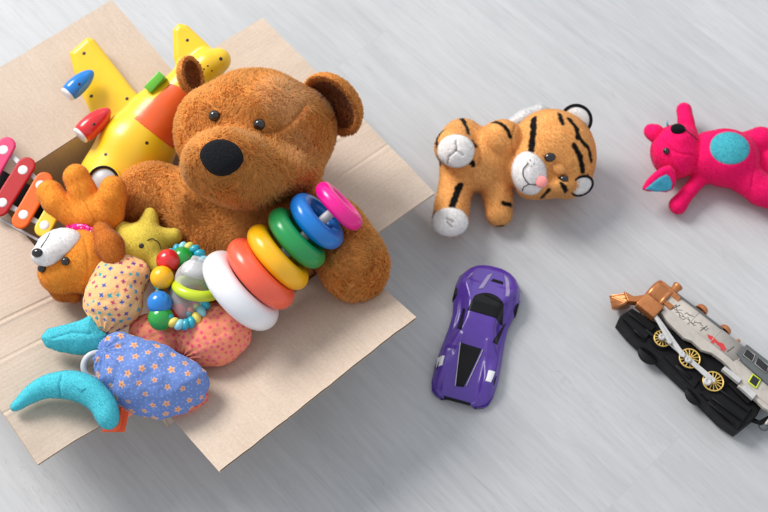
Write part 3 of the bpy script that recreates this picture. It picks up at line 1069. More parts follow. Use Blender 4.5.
def dog():
    root = thing('plush_dog', 'orange plush dog with white muzzle and pink collar, upside down in the box', 'plush toy', P(85, 240, .27))
    org = (.92, .36, .05)
    def pt(V, N, S_, col):
        disp = np.zeros(len(V))
        # seams
        for path in ([(84, 238), (88, 262), (84, 292)], [(77, 180), (84, 200), (95, 222)]):
            d = dist_path(V, S_.path(path)); disp -= np.exp(-(d / .0018) ** 2) * .0012
        return col * (1 + .06 * wob(V, 60, 3))[:, None], disp
    S_, _ = plush_obj(root, 'body', [E(97, 214, .315, 25, 24, 24), K((84, 222, .315, 14), (56, 202, .33, 12.5), (50, 194, .33, 13)),
                                  K((92, 214, .32, 17), (82, 190, .34, 13), (76, 177, .35, 12.5)),
                                  K((108, 214, .325, 16), (112, 196, .345, 13.5), (113, 189, .35, 12.8)),
                                  E(84, 262, .325, 35, 31, 30, -15), E(63, 272, .325, 24, 22, 24)], .0014, .0045, org, painter=pt, seed=7)
    # ears
    plush_obj(root, 'ear', [K((101, 230, .352, 8), (110, 246, .362, 12.5), (113, 254, .362, 11))], .0014, .008, (.60, .19, .03), seed=3, label='darker brown ear')
    plush_obj(root, 'ear', [K((48, 280, .31, 7), (62, 291, .305, 9), (74, 296, .30, 7))], .0014, .008, (.60, .19, .03), seed=4, label='darker brown ear')
    # muzzle
    c = P(57, 248, .352)
    S2, _ = plush_obj(root, 'muzzle', [E(60, 246, .352, 24, 17, 18, 15), E(46, 254, .362, 14, 12, 13, 15)], .0012, .008, (.92, .91, .91), furlen=.0012, seed=5)
    m_ = S2.path([(50, 233), (46, 240), (41, 247)]); V, F = tube(m_ + CB * .0008, .0006, 8)
    mk('mouth_stitch', V, F, 'ink', root)
    p, nn = S2.at(37, 253); V, F = ball(p, frame(nn, CU), (6 / S(p), 4.8 / S(p), 4.5 / S(p))); mk('nose', V, F, 'black_gloss', root)
    for px, py in ((66, 261.5), (42.5, 268.5)):
        p, nn = S_.at(px, py); V, F = sphere(p + nn * .0012 + CB * .001, 4.4 / S(p)); mk('eye', V, F, 'black_gloss', root)
    # collar
    pth = S_.path([(66, 231), (74, 228.5), (84, 228.5), (93, 230.5), (99, 233)], 8)
    pth = pth + CB * .0055 + CU * .0015
    V, F = tube(pth, .0046, 14, flat=.35); cl = mk('collar', V, F, MAT['ring_pink'], root)
    for i, t in enumerate(np.linspace(.06, .94, 9)):
        q = pth[int(t * (len(pth) - 1))] + CB * .0016 + CU * (.0016 if i % 2 else -.0010)
        V, F = ball(q, (CR, CU, CB), (.0009, .0009, .0005), 10, 6); mk('dot', V, F, 'white', cl)


dog()


# ------------------------------------------------------------------ star
def star():
    root = thing('plush_star', 'small yellow plush star with embroidered smile beside the orange plush dog', 'plush toy', P(145, 243, .27))
    st = [E(144, 245, .312, 20, 20, 17)] + [K((144, 245, .312, 17), (x, y, .314, r_)) for x, y, r_ in ((151, 214, 7), (121, 228, 7.5), (174, 236, 8), (124, 272, 8), (166, 274, 8))]
    S_, _ = plush_obj(root, 'body', st, .0013, .010, (.80, .64, .10), seed=12, furlen=.0012, wobble=.0006)
    p, n2 = S_.at(141, 246); V, F = ball(p, frame(n2), (2.6 / S(p), 2.6 / S(p), .0012)); mk('eye', V, F, 'ink', root)
    m_ = S_.path([(147, 240), (153, 239), (159, 243), (161, 249)]); V, F = tube(m_ + CB * .0012, .0006, 8); mk('mouth_stitch', V, F, 'ink', root)


star()


# ------------------------------------------------------------------ rattle
def rattle():
    root = thing('baby_rattle', 'baby rattle with coloured balls round a clear bead-filled drum next to the white stacking ring', 'rattle', P(185, 288, .31))
    pts = []
    cx, cy = 184, 286
    for t in np.linspace(0, 2 * np.pi, 40, endpoint=False):
        x = cx + 25 * math.cos(t) + 2 * math.sin(t); y = cy - 39 * math.sin(t)
        pts.append(P(x, y, .345 + .004 * math.sin(2 * t)))
    pts = np.array(pts); s = S(pts[0])
    # twisted handle ring: three-coloured beads along the loop
    nb = 26
    colors = ['teal', 'teal', 'xyel', 'skyb']
    MAT['xyel'] = plastic('butter_yellow_plastic', (.78, .62, .12), .35, .1); MAT['skyb'] = plastic('sky_blue_plastic', (.25, .60, .72), .35, .1)
    dense = np.array([pts[int(i) % 40] * (1 - (i % 1)) + pts[(int(i) + 1) % 40] * (i % 1) for i in np.arange(0, 40, 40 / nb)])
    V, F = tube(pts, 3.2 / s, 12, closed=True); core = mk('handle_ring', V, F, 'teal', root)
    for i in range(nb):
        t = nrm(dense[(i + 1) % nb] - dense[i - 1]); x, y, n_ = frame(t, CB)
        sk = nrm(t + .55 * nrm(np.cross(t, CB)))
        x, y, n_ = frame(sk, CB)
        V, F = ball(dense[i], (x, y, n_), (6.2 / s, 6.2 / s, 4.6 / s), 20, 12)
        mk('ring_bead', V, F, colors[i % 4], core)
    for px, py, z, r, mt in ((182.5, 258, .345, 11.5, 'bead_green'), (168, 260.5, .355, 11.8, 'red'), (162, 277.5, .362, 11.8, 'ring_yellow'),
                             (159.5, 303, .355, 12.5, 'blue'), (161, 318, .345, 13, 'bead_green'), (177, 289, .335, 9, 'teal'), (178, 312, .335, 9, 'red')):
        c = P(px, py, z); V, F = sphere(c, r / S(c), 40, 26)
        mk('ball', V, F, mt, root)
    # lime ring round the drum, seen nearly edge-on
    c = P(197, 288, .352); V, F = torus(c, img_dir(78, 20), 20 / S(c), 5.6 / S(c), 64, 20); mk('lime_ring', V, F, 'lime', root)
    # clear drum
    c = P(191, 289, .345); s = S(c); d = img_dir(72, 10)
    prof = [(.0002, -36), (9, -35), (14, -31), (17.5, -24), (19, -12), (19.5, -2), (19, 2), (19.5, 6), (18, 16), (14, 24), (9, 29), (8, 33), (.0002, 34)]
    V, F = lathe(c, d, [(max(.0002, r / s), h / s) for r, h in prof], 40)
    mk('clear_drum', V, F, 'clear', root)
    V, F = lathe(c, d, [(.0002, 15 / s), (15 / s, 15 / s), (14 / s, 22 / s), (9 / s, 28 / s), (.0002, 28.5 / s)], 36); mk('drum_cap', V, F, 'pale', root)
    r = np.random.default_rng(5); cols = ['red', 'ring_yellow', 'blue', 'lime', 'ring_coral', 'ring_pink', 'teal']
    for i in range(34):
        a = r.uniform(0, 6.28); rr = 15 * math.sqrt(r.random()); h = r.uniform(-29, -12) * (1 if i < 26 else .3)
        x, y, n_ = frame(d)
        q = c + (x * math.cos(a) * rr + y * math.sin(a) * rr) / s * (.85 if h > -25 else .7) + n_ * h / s
        V, F = sphere(q, r.uniform(2.3, 3.1) / s, 14, 10); mk('loose_bead', V, F, cols[i % 7], root)


rattle()


# ------------------------------------------------------------------ patchwork soft toy
def scatter_pattern(V, N, spacing, seed, fn):
    """walk over poisson-spread centres; fn(local x, local y, distance, index) -> (mask, colour)"""
    r = np.random.default_rng(seed); idx = r.permutation(len(V))[:6000]
    ch = []
    kd = None; pts = np.zeros((0, 3))
    for i in idx:
        if len(pts) == 0 or np.min(((pts - V[i]) ** 2).sum(1)) > spacing ** 2:
            ch.append(i); pts = np.vstack([pts, V[i]])
    for j, i in enumerate(ch):
        near = np.where(((V - V[i]) ** 2).sum(1) < (spacing * 1.1) ** 2)[0]
        x, y, n_ = frame(N[i]); a = r.uniform(0, 6.28)
        q = V[near] - V[i]; lx = q @ x; ly = q @ y
        fn(near, lx * math.cos(a) + ly * math.sin(a), -lx * math.sin(a) + ly * math.cos(a), j)


def patchwork():
    root = thing('patchwork_caterpillar', 'patchwork baby soft toy with cream, blue and coral printed pads and turquoise crescent', 'soft toy', P(140, 350, .29))
    def star_pat(colors, size, spacing, petals, bg2=None, center=None, seed=1, tiny=None, neck=None):
        def pt(V, N, S_, col):
            if tiny:
                r = np.random.default_rng(seed + 9)
                def f2(near, x, y, j):
                    m_ = step(np.hypot(x, y), tiny[0], .0006)
                    col[near] = paint(col[near], m_ * .8, tiny[1])
                scatter_pattern(V, N, tiny[2], seed + 5, f2)
            def f(near, x, y, j):
                rr = np.hypot(x, y); th = np.arctan2(y, x)
                edge = size * (.8 + .35 * ((j * 7919) % 13) / 12) * (.72 + .24 * np.cos(petals * th))
                m_ = step(rr, edge, .0009)
                col[near] = paint(col[near], m_, colors[j % len(colors)])
                if center is not None: col[near] = paint(col[near], step(rr, size * .28, .0006), center)
            scatter_pattern(V, N, spacing, seed, f)
            disp = wob(V, 160, seed) * .0006 + np.abs(wob(V, 75, seed + 3)) * .0030 + np.abs(wob(V, 190, seed + 4)) * .0009
            if neck:
                a, _ = S_.at(*neck); q = V - a; dd = np.linalg.norm(q, axis=1); an = np.arctan2(q @ CU, q @ CR)
                disp = disp + .0016 * np.sin(an * 17 + 2 * np.sin(an * 3)) * np.exp(-(dd / .030) ** 2) * np.clip(dd / .006, 0, 1)
            return col, disp
        return pt
    # cream pad with little stars
    plush_obj(root, 'cream_pad', [E(121, 276, .335, 29, 22, 24, 0), E(114, 300, .332, 29, 28, 24, 10), K((112, 308, .33, 20), (103, 337, .315, 5.5))],
              .0010, .012, (.88, .50, .23), furlen=0, mat='cotton', wobble=.0010, seed=31,
              painter=star_pat([(.06, .12, .42), (.10, .36, .58), (.44, .05, .18), (.14, .07, .33), (.04, .38, .44), (.5, .08, .13)], .0033, .0092, 4, seed=3, neck=(104, 334)))
    # blue pad with flowers
    hd = lambda px, py: P(px, py, .325)
    outline = [(103, 342), (116, 333), (140, 338), (166, 348), (196, 362), (207, 371), (208, 384), (202, 400), (186, 413), (160, 419), (134, 414), (112, 400), (97, 380), (95, 358)]
    o = P(150, 378, .322); nn = nrm(CB + UZ * .1); pts = []
    for px, py in outline:
        d = ray(px, py); pts.append(CC + d * (((o - CC) @ nn) / (d @ nn)))
    plush_obj(root, 'blue_pad', [Slab(np.array(pts), nn, .062, .02, puff=.030), E(145, 375, .322, 38, 27, 30, -15)], .0011, .014, (.15, .24, .55), furlen=0, mat='cotton', wobble=.0012, seed=41,
              painter=star_pat([(.80, .42, .22)], .0050, .0158, 5, center=(.62, .22, .10), seed=8, tiny=(.00085, (.36, .48, .84), .0052), neck=(104, 350)))
    # coral pads
    cp = star_pat([(.80, .08, .16), (.84, .14, .22)], .0032, .0072, 5, seed=6, neck=(180, 360))
    plush_obj(root, 'coral_pad', [E(214, 336, .305, 39, 30, 28, 18)], .0011, .012, (.88, .29, .17), furlen=0, mat='cotton', wobble=.0012, seed=51, painter=cp)
    plush_obj(root, 'coral_pad', [E(160, 336, .296, 32, 20, 22, -20), E(170, 395, .290, 36, 22, 14, 0), E(120, 405, .285, 18, 12, 10)], .0013, .012, (.88, .29, .17), furlen=0, mat='cotton', wobble=.0012, seed=52, painter=cp)
    # turquoise fin and crescent
    teal = (.10, .60, .70)
    def fp(V, N, S_, col):
        disp = np.zeros(len(V))
        for path in ([(52, 338), (70, 333), (90, 334)],):
            d = dist_path(V, S_.path(path)); disp -= np.exp(-(d / .002) ** 2) * .0018
        return col, disp
    outline = [(92, 314), (82, 320), (66, 325), (48, 329), (41, 337), (46, 347), (60, 352), (80, 355), (104, 352), (108, 335)]
    o = P(75, 338, .322); pts = []
    for px, py in outline:
        d = ray(px, py); pts.append(CC + d * (((o - CC) @ nn) / (d @ nn)))
    plush_obj(root, 'fin', [Slab(np.array(pts), nn, .026, .008, puff=.020)], .0012, .008, teal, painter=fp, seed=61, furlen=.0011)
    def fp2(V, N, S_, col):
        disp = np.zeros(len(V))
        for path in ([(62, 374), (59, 386), (60, 398)],):
            d = dist_path(V, S_.path(path)); disp -= np.exp(-(d / .0018) ** 2) * .0022
        return col, disp
    cres = spline([(15, 407, .328, 4.5), (38, 390, .330, 9.5), (62, 385, .332, 13), (85, 389, .334, 14), (101, 402, .334, 12.5), (107, 416, .334, 11), (109, 421, .332, 8)], 7)
    S3, _ = plush_obj(root, 'crescent', [K(*[tuple(c) for c in cres])], .0012, .002, teal, painter=fp2, seed=62, furlen=.0011)
    m_ = S3.path([(77, 388), (81, 391), (85, 388)]); V, F = tube(m_ + CB * .001, .0006, 8); mk('stitch', V, F, 'teal', root)
    # orange fabric tab and loop
    MAT['tab'], nt, b = newmat('orange_ribbon'); b.inputs['Base Color'].default_value = (.85, .10, .02, 1); b.inputs['Roughness'].default_value = .6
    bump(nt, b, noise(nt, 1500, 2, .5, objco(nt)).outputs[0], .5, .001)
    o = P(115, 421, .305)
    pts = [o + CR * x / 850 + CU * y / 850 for x, y in ((-15, -12), (11, -12), (15, 9), (4, 14), (-2, 2))]
    V, F = prism(np.array(pts), CB * .0018, .0005); mk('tab', V, F, 'tab', root, smooth=False)
    pth = np.array([P(x, y, z) for x, y, z in spline([(122, 408, .318), (119, 418, .322), (118, 426, .318), (113, 430, .31), (104, 430, .308)], 5)])
    V, F = tube(pth, .0035, 10, flat=.25); mk('ribbon_loop', V, F, 'tab', root)
    # clear teething ring behind the pads
    c = P(97, 366, .318); V, F = torus(c, nrm(CB + CR * .3), 13 / S(c), 3.2 / S(c), 48, 16); mk('teething_ring', V, F, 'pale', root)


patchwork()
P = _P


# ------------------------------------------------------------------ plush tiger
def tiger():
    root = thing('plush_tiger', 'orange plush tiger with black stripes lying on its side on the floor', 'plush toy', P(500, 165, 0))
    org = (.90, .47, .16)
    blk = (.012, .010, .010); wht = (.90, .89, .88)
    prims = [E(478, 160, .050, 38, 31, 30, 0), E(500, 152, .052, 24, 31, 30, 0),
             K((462, 140, .058, 21), (455, 147, .088, 18), (455.5, 150, .098, 17.5)),        # leg pointing at the viewer
             K((458, 178, .040, 18), (452, 205, .040, 15), (450, 219, .044, 17)),
             K((497, 172, .045, 17), (498, 195, .034, 13), (499, 213, .026, 12.5)),
             K((512, 146, .060, 17), (503, 138, .088, 16.5), (501, 138, .094, 16)),
             E(551, 152, .062, 40, 42, 38, 0), E(567, 158, .058, 27, 40, 34), E(530, 168, .072, 20, 26, 26), E(548, 188, .06, 28, 10, 22, 8)]
    white_tuft = []

    stripes = [([(441, 128), (437, 140), (437, 146)], .0032), ([(461, 117), (466, 126), (468, 134)], .0024), ([(492, 121), (503, 125), (511, 137)], .0024),
               ([(534, 118), (533, 134), (531, 150)], .0036), ([(559, 114), (563, 124)], .0024), ([(569, 119), (576, 128), (578, 138)], .0028),
               ([(574, 145), (580, 157), (583, 171)], .0030), ([(579, 138), (588, 148), (591, 160)], .0026),
               ([(460, 185), (456, 195), (452, 206)], .0036), ([(430, 212), (433, 219)], .0026), ([(461, 214), (466, 220)], .0030),
               ([(503, 203), (511, 205)], .0024), ([(497, 226), (503, 225)], .0020), ([(437, 159), (441, 164)], .0028), ([(469, 161), (473, 164)], .0028), ([(472, 142), (475, 146)], .0026),
               ([(562, 183), (566, 191)], .0026), ([(549, 190), (541, 198)], .0020), ([(559, 178), (567, 180)], .0016), ([(580, 186), (587, 176)], .0020)]

    def pt(V, N, S_, col):
        col = col * (1 + .07 * wob(V, 55, 3))[:, None]
        a, _ = S_.at(485, 178); d = np.linalg.norm(V - a, axis=1); col = paint(col, np.clip(1 - d / .035, 0, 1) * .25, (.92, .58, .26))
        for pth, w in stripes:
            d = dist_path(V, S_.path(pth)); col = paint(col, step(d, w * (1.45 + .45 * wob(V, 330, 6)), .0022), blk)
        disp = np.zeros(len(V))
        for pth in ([(515, 125), (512, 140), (514, 155)], [(474, 140), (480, 152), (478, 165)]):
            d = dist_path(V, S_.path(pth)); disp -= np.exp(-(d / .0025) ** 2) * .0020
        return col, disp
    S_, _ = plush_obj(root, 'body', prims, .0014, .010, org, furlen=.0024, width=.00042, dens=1.1e6, painter=pt, seed=71, wobble=.0008, lean=-CU * .3)

    def soft(name, prims, col, h=.0012, fl=.0016, painter=None, label=None, k=.005):
        return plush_obj(root, name, prims, h, k, col, furlen=fl, dens=1.4e6, width=.00035, painter=painter, seed=int(abs(prims[0].c[0] if hasattr(prims[0], 'c') else 5) * 997) % 90, wobble=.0004, label=label)
    # soles with toe seams
    def sole(cx, cy, z, rx, ry, lines):
        def pp(V, N, S2, col):
            disp = np.zeros(len(V))
            for l in lines:
                d = dist_path(V, S2.path(l)); disp -= np.exp(-(d / .0016) ** 2) * .0026; col = paint(col, np.exp(-(d / .0012) ** 2) * .35, (.35, .33, .33))
            return col, disp
        soft('sole', [E(cx, cy, z, rx, ry, 9, 0)], wht, painter=pp)
    sole(456, 151, .112, 18.5, 16.5, [[(449, 156), (456, 150), (456, 141)], [(456, 150), (463, 155)], [(449, 156), (447, 164)]])
    sole(450, 222, .058, 18, 14.5, [[(446, 218), (453, 222)], [(447, 222), (452, 227)]])
    # muzzle, nose, mouth
    S2, _ = soft('muzzle', [E(529, 173, .094, 17, 21.5, 13, 10)], (.91, .89, .89))
    p, n2 = S2.at(541, 182); s = S(p)
    V, F = ball(p + CB * .002, (img_dir(20), img_dir(110), CB), (6.2 / s, 6.2 / s, 4 / s))
    MAT['pink_nose'], nt, b = newmat('pink_velvet'); b.inputs['Base Color'].default_value = (.85, .28, .26, 1); b.inputs['Roughness'].default_value = .9; b.inputs['Sheen Weight'].default_value = .4
    mk('nose', V, F, 'pink_nose', root)
    for l in ([(528, 163), (523, 170), (524, 178), (529, 184), (536, 185)], [(529, 184), (524, 187), (522, 191)]):
        V, F = tube(S2.path(l) + CB * .0016, .0007, 8); mk('mouth_stitch', V, F, 'ink', root)
    for x, y in ((530, 160), (531, 166), (534, 164)):
        p, n2 = S2.at(x, y); V, F = sphere(p + CB * .0016, .0009, 10, 8); mk('whisker_dot', V, F, 'ink', root)
    for x, y, r in ((550, 157, 5.8), (563.5, 178.5, 4.6)):
        p, n2 = S_.at(x, y); V, F = ball(p + CB * .0015, (img_dir(10), img_dir(100), CB), (r / S(p), r * .8 / S(p), .005)); e = mk('eye', V, F, 'black_gloss', root)
        V, F = torus(p + CB * .0030, CB, r * .78 / S(p), .0006, 24, 8)
    # brow lobe between the eyes
    soft('brow', [E(558, 167, .090, 10, 8, 7, -30)], org, k=.008)
    # ears: white inside, black rim
    for cx, cy, z, R, rot, nn in ((576.5, 119.5, .088, 15, 20, nrm(CB * .8 - CR * .25 - CU * .25)), (581, 185, .064, 12, -40, nrm(CB * .6 + CR * .2 - CU * .5))):
        c = P(cx, cy, z); x, y, n_ = frame(nn); R = R / S(c)
        e = soft('ear', [Ell(c, [x, y, n_], (R, R, R * .30))], (.91, .90, .89))[1]
        V, F = torus(c + n_ * R * .12, n_, R * .98, R * .11, 48, 12); mk('ear_rim', V, F, MAT['nose'], e)
    # white tuft lying behind the head
    soft('tail', K((514, 124, .03, 6), (526, 118, .03, 7), (540, 113, .025, 6.5), (552, 114, .02, 5)), (.83, .82, .82), fl=.004)


tiger()


# ------------------------------------------------------------------ pink plush
def pinky():
    root = thing('plush_mouse', 'bright pink plush animal with turquoise belly patch lying on the floor at the right edge', 'plush toy', P(715, 160, 0))
    pk = (.94, .012, .165)
    def pt(V, N, S_, col):
        a, n_ = S_.at(732, 147); s = S(a)
        x = img_dir(5); y = img_dir(95); q = V - a
        d = np.hypot((q @ x) / (20 / s), (q @ y) / (17.3 / s)); fr = (q @ CB) > -.02
        col = col * (1 + .06 * wob(V, 50, 3))[:, None]
        col = paint(col, step(d, 1.0, .05) * fr, (.08, .50, .58))
        disp = -np.exp(-((d - 1) / .06) ** 2) * .0010 * fr
        for pth in ([(698, 125), (700, 145), (696, 165)], [(738, 128), (754, 150), (752, 186)], [(663, 140), (676, 152), (694, 155)]):
            dd = dist_path(V, S_.path(pth)); disp = disp - np.exp(-(dd / .002) ** 2) * .0016
        return col, disp
    prims = [E(726, 158, .045, 32, 29, 30, -8), E(707, 157, .042, 20, 25, 26), E(676, 152, .042, 25, 27, 27, 0), E(680, 140, .065, 16, 15, 16, 20),
             K((702, 176, .03, 8), (688, 192, .022, 6.5), (678, 205, .018, 9)),
             K((691, 138, .035, 8), (686, 122, .035, 7), (684, 110, .035, 7.2)),
             K((745, 147, .045, 15), (760, 141, .048, 13), (785, 146, .035, 12)),
             K((742, 175, .04, 17), (762, 190, .035, 15), (790, 203, .03, 14)), E(770, 165, .028, 22, 22, 18),
             ]
    S_, _ = plush_obj(root, 'body', prims, .0014, .006, pk, painter=pt, seed=81, furlen=.0013, wobble=.0006)
    plush_obj(root, 'ear', [K((664, 142, .05, 7), (655, 133, .052, 8), (651, 131, .05, 6.5))], .0012, .006, pk, seed=82, furlen=.0012)
    # lower ear: pink cone with turquoise lining
    c = P(660, 180, .05); s = S(c); n_ = nrm(CB + CU * -.2)
    tri = [c + (CR * x + CU * y) / s for x, y in ((-17, -9), (-13, -1), (-6, 7), (2, 13), (9, 15), (14, 10), (16, 0), (13, -9), (7, -12), (-4, -11), (-12, -11))]
    e = plush_obj(root, 'ear', [Slab(np.array(tri), n_, .012, .005)], .0012, .005, pk, seed=83, furlen=.0012)[1]
    tri2 = [c + n_ * .0035 + (CR * x + CU * y) / s for x, y in ((-16, -9), (-10, -3), (-2, 3), (5, 7), (9, 4), (12, -3), (11, -9), (7, -11.5), (-4, -11.5))]
    plush_obj(e, 'ear_lining', [Slab(np.array(tri2), n_, .0075, .003)], .0010, .004, (.08, .42, .58), seed=84, furlen=.0010)
    # nose, eye, mouth
    p, n2 = S_.at(678, 129); s = S(p); V, F = ball(p + CB * .001, (img_dir(-10), img_dir(80), CB), (7.5 / s, 5.6 / s, 6 / s)); mk('nose', V, F, 'nose', root)
    p, n2 = S_.at(666.5, 151); V, F = sphere(p + n2 * .001, 3.4 / S(p)); mk('eye', V, F, 'black_gloss', root)
    V, F = tube(S_.path([(685, 129), (692, 135), (698, 140)]) + CB * .001, .0007, 8); mk('mouth_stitch', V, F, 'ink', root)
    V, F = tube(S_.path([(669, 118), (671, 128), (673, 140), (680, 150)]) + CB * .0008, .0005, 8); mk('seam_thread', V, F, 'emblem', root)
    p, n2 = S_.at(667, 124)
    V, F = tube([p, p + CU * .006 - CR * .002 + CB * .002, p + CU * .010 + CB * .001], [.0020, .0014, .0005], 8); mk('hair_tuft', V, F, 'teal', root)


pinky()


# ------------------------------------------------------------------ purple car
def car():
    front = P(459, 401, 0.018); rear = P(494.5, 268, .022)
    ya = (rear - front) * [1, 1, 0]; L = np.linalg.norm(ya); ya = nrm(ya); xa = np.array([ya[1], -ya[0], 0])   # y to the rear, x to the right side in the picture
    mid = (front + rear) / 2 * [1, 1, 0]
    root = thing('toy_car', 'purple toy sports car with black vent panel and white headlights on the floor', 'toy car', mid)
    HL = L / 2; W = .0485

    def halfw(t):   # t in -1 front .. 1 rear
        pts = np.array([(-1, .50), (-.97, .72), (-.92, .86), (-.8, .94), (-.6, .97), (-.35, .94), (0, .87), (.2, .87), (.4, .96), (.6, 1.02), (.78, .98), (.9, .82), (.97, .62), (1, .42)])
        return W * np.interp(t, pts[:, 0], pts[:, 1])

    def top(u, t):  # u -1..1 across
        c = np.interp(t, [-1, -.9, -.7, -.4, -.1, .1, .35, .55, .75, .92, 1], [.013, .0175, .022, .027, .036, .0415, .043, .039, .034, .031, .026])
        arch = .0085 * np.exp(-((t + .62) / .2) ** 2) * np.exp(-((abs(u) - .74) / .22) ** 2) + .009 * np.exp(-((t - .6) / .22) ** 2) * np.exp(-((abs(u) - .76) / .2) ** 2)
        cab = np.exp(-((t - .18) / .42) ** 4)
        side = np.interp(t, [-1, -.7, 0, .5, 1], [.010, .017, .021, .024, .02])
        uu = np.clip(abs(u), 0, 1)
        # cabin falls to the side line, shoulders beyond
        w_c = np.interp(t, [-1, -.4, .1, .4, 1], [1, .85, .60, .62, .9])
        sh = 1 / (1 + np.exp((uu - w_c) / .045 * (.4 + .6 * cab)))
        z = side + (c - side) * (sh if cab > .15 else (1 - uu ** 2.6))
        z = z + arch
        z -= .008 * max(0, uu - .86) / .14 * 1.0
        # groove lines on the bonnet
        if t < -.1: z += .0018 * math.exp(-((uu - (.42 + .25 * (-t - .1))) / .07) ** 2)
        return z

    def at(u, t, lift=0):
        z = top(u, t)
        return mid + xa * (halfw(t) * u) + ya * (HL * t) + UZ * (z + lift)
    nt_, nu_ = 120, 61
    ts = np.sin(np.linspace(-np.pi / 2, np.pi / 2, nt_)) * .5 + np.linspace(-1, 1, nt_) * .5
    us = np.linspace(-1, 1, nu_)
    rows = []
    for t in ts:
        row = [mid + xa * halfw(t) * .93 * -1 + ya * HL * t * .985 + UZ * .006, mid + xa * halfw(t) * -1.0 + ya * HL * t + UZ * (.009)]
        row += [at(u, t) for u in us]
        row += [mid + xa * halfw(t) * 1.0 + ya * HL * t + UZ * (.009), mid + xa * halfw(t) * .93 + ya * HL * t * .985 + UZ * .006]
        rows.append(row)
    A = np.array(rows); nr = A.shape[1]
    V = A.reshape(-1, 3); F = grid_faces(nt_, nr, False, False)
    # close underside and ends
    k = len(V); V = np.vstack([V, [mid + UZ * .006 - ya * HL * .9, mid + UZ * .006 + ya * HL * .9]])
    T = []
    for e, ci in ((0, k), (nt_ - 1, k + 1)):
        for j in range(nr - 1):
            a, b_ = e * nr + j, e * nr + j + 1
            T.append((a, ci, b_) if e == 0 else (a, b_, ci))
    T = np.array(T)
    bot = np.array([[i * nr, (i + 1) * nr, (i + 1) * nr + nr - 1, i * nr + nr - 1] for i in range(nt_ - 1)])
    body = mk('body', V, [np.concatenate([F, bot]), T], 'car', root)

    def pxut(px, py, z=.035):
        q = P(px, py, z) - mid
        t = (q @ ya) / HL; return (q @ xa) / halfw(t), t

    def patch(poly, lift, nu=14, nv=14, z=.035, th=.0012, bow=0.0):
        """poly: four photo points (a,b,c,d) -> conforming raised panel"""
        c = [np.array(pxut(*p, z)) for p in poly]
        g0 = []; g1 = []
        for i in np.linspace(0, 1, nu):
            for j in np.linspace(0, 1, nv):
                q = (c[0] * (1 - i) + c[1] * i) * (1 - j) + (c[3] * (1 - i) + c[2] * i) * j
                q[1] += bow * (1 - (2 * i - 1) ** 2) * j
                g1.append(at(q[0], q[1], lift)); g0.append(at(q[0], q[1], lift - th))
        n_ = nu * nv; f = grid_faces(nu, nv, False, False)
        per = [i * nv for i in range(nu)] + [(nu - 1) * nv + j for j in range(1, nv)] + [i * nv + nv - 1 for i in range(nu - 2, -1, -1)] + [j for j in range(nv - 2, 0, -1)]
        s = np.array([[per[i], per[(i + 1) % len(per)], per[(i + 1) % len(per)] + n_, per[i] + n_] for i in range(len(per))])
        V = np.array(g0 + g1)
        return V, [np.concatenate([f[:, ::-1], f + n_, s])]
    V, F = patch([(461, 344), (481, 350), (464, 385), (456.5, 384)], .0010, z=.028); mk('bonnet_panel', V, F, 'black_plastic', root)
    for l in ([(460, 344), (455.5, 384)], [(482.5, 351), (466.5, 384)]):
        pp = []
        for t in np.linspace(0, 1, 12):
            u_, t_ = pxut(l[0][0] * (1 - t) + l[1][0] * t, l[0][1] * (1 - t) + l[1][1] * t, .028); pp.append(at(u_, t_, .0012))
        V, F = tube(pp, .0006, 8); mk('bonnet_trim', V, F, 'grey_metal', root)
    MAT['dark_glass'] = plastic('dark_glossy_window', (.003, .003, .004), .35, 0, wear=False); MAT['dark_glass'].node_tree.nodes['Principled BSDF'].inputs['Specular IOR Level'].default_value = .25
    V, F = patch([(467.5, 309.5), (504, 320), (504, 303.5), (475, 295)], .0008, z=.043, nu=26, nv=20, bow=.10); w = mk('windscreen', V, F, 'dark_glass', root)
    V, F = patch([(484, 293.8), (502, 303.2), (497, 297.5), (488, 294)], .0016, z=.043); mk('roof_scoop', V, F, 'black_plastic', root)
    V, F = patch([(463, 306), (465, 308), (461, 330), (457, 326)], .0014, z=.036); mk('side_window', V, F, 'dark_glass', root)
    V, F = patch([(505, 321), (507, 320), (498, 342), (493, 342)], .0014, z=.036); mk('side_window', V, F, 'dark_glass', root)
    V, F = patch([(437.5, 355), (444.5, 357), (442, 367), (436.5, 367)], .0008, z=.022); mk('headlight', V, F, 'white', root)
    V, F = patch([(488, 372), (495, 373), (490.5, 384), (485, 382.5)], .0008, z=.022); mk('headlight', V, F, 'white', root)
    MAT['silver'] = plastic('silver_paint', (.27, .22, .40), .3, .2)
    for pl in ([(478, 290), (483, 289), (493, 272), (488, 274)], [(505, 298), (509, 298), (508, 276), (504.5, 273)]):
        V, F = patch(pl, .0008, z=.036); mk('rear_strip', V, F, 'silver', root)
    V, F = patch([(491, 280.5), (503, 284), (503.5, 281), (493, 278)], .0006, z=.036); mk('rear_vent', V, F, 'black_plastic', root)
    for pl in ([(466, 281), (469, 278), (474, 272.5), (472, 272.5)], [(520, 297), (522, 297), (522.5, 288), (520.5, 288)]):
        V, F = patch(pl, .0007, z=.034); mk('tail_light', V, F, 'silver', root)
    V, F = patch([(444, 396), (471, 403.5), (470, 405.5), (443.5, 398.5)], .0010, z=.014); mk('front_grille', V, F, 'black_plastic', root)
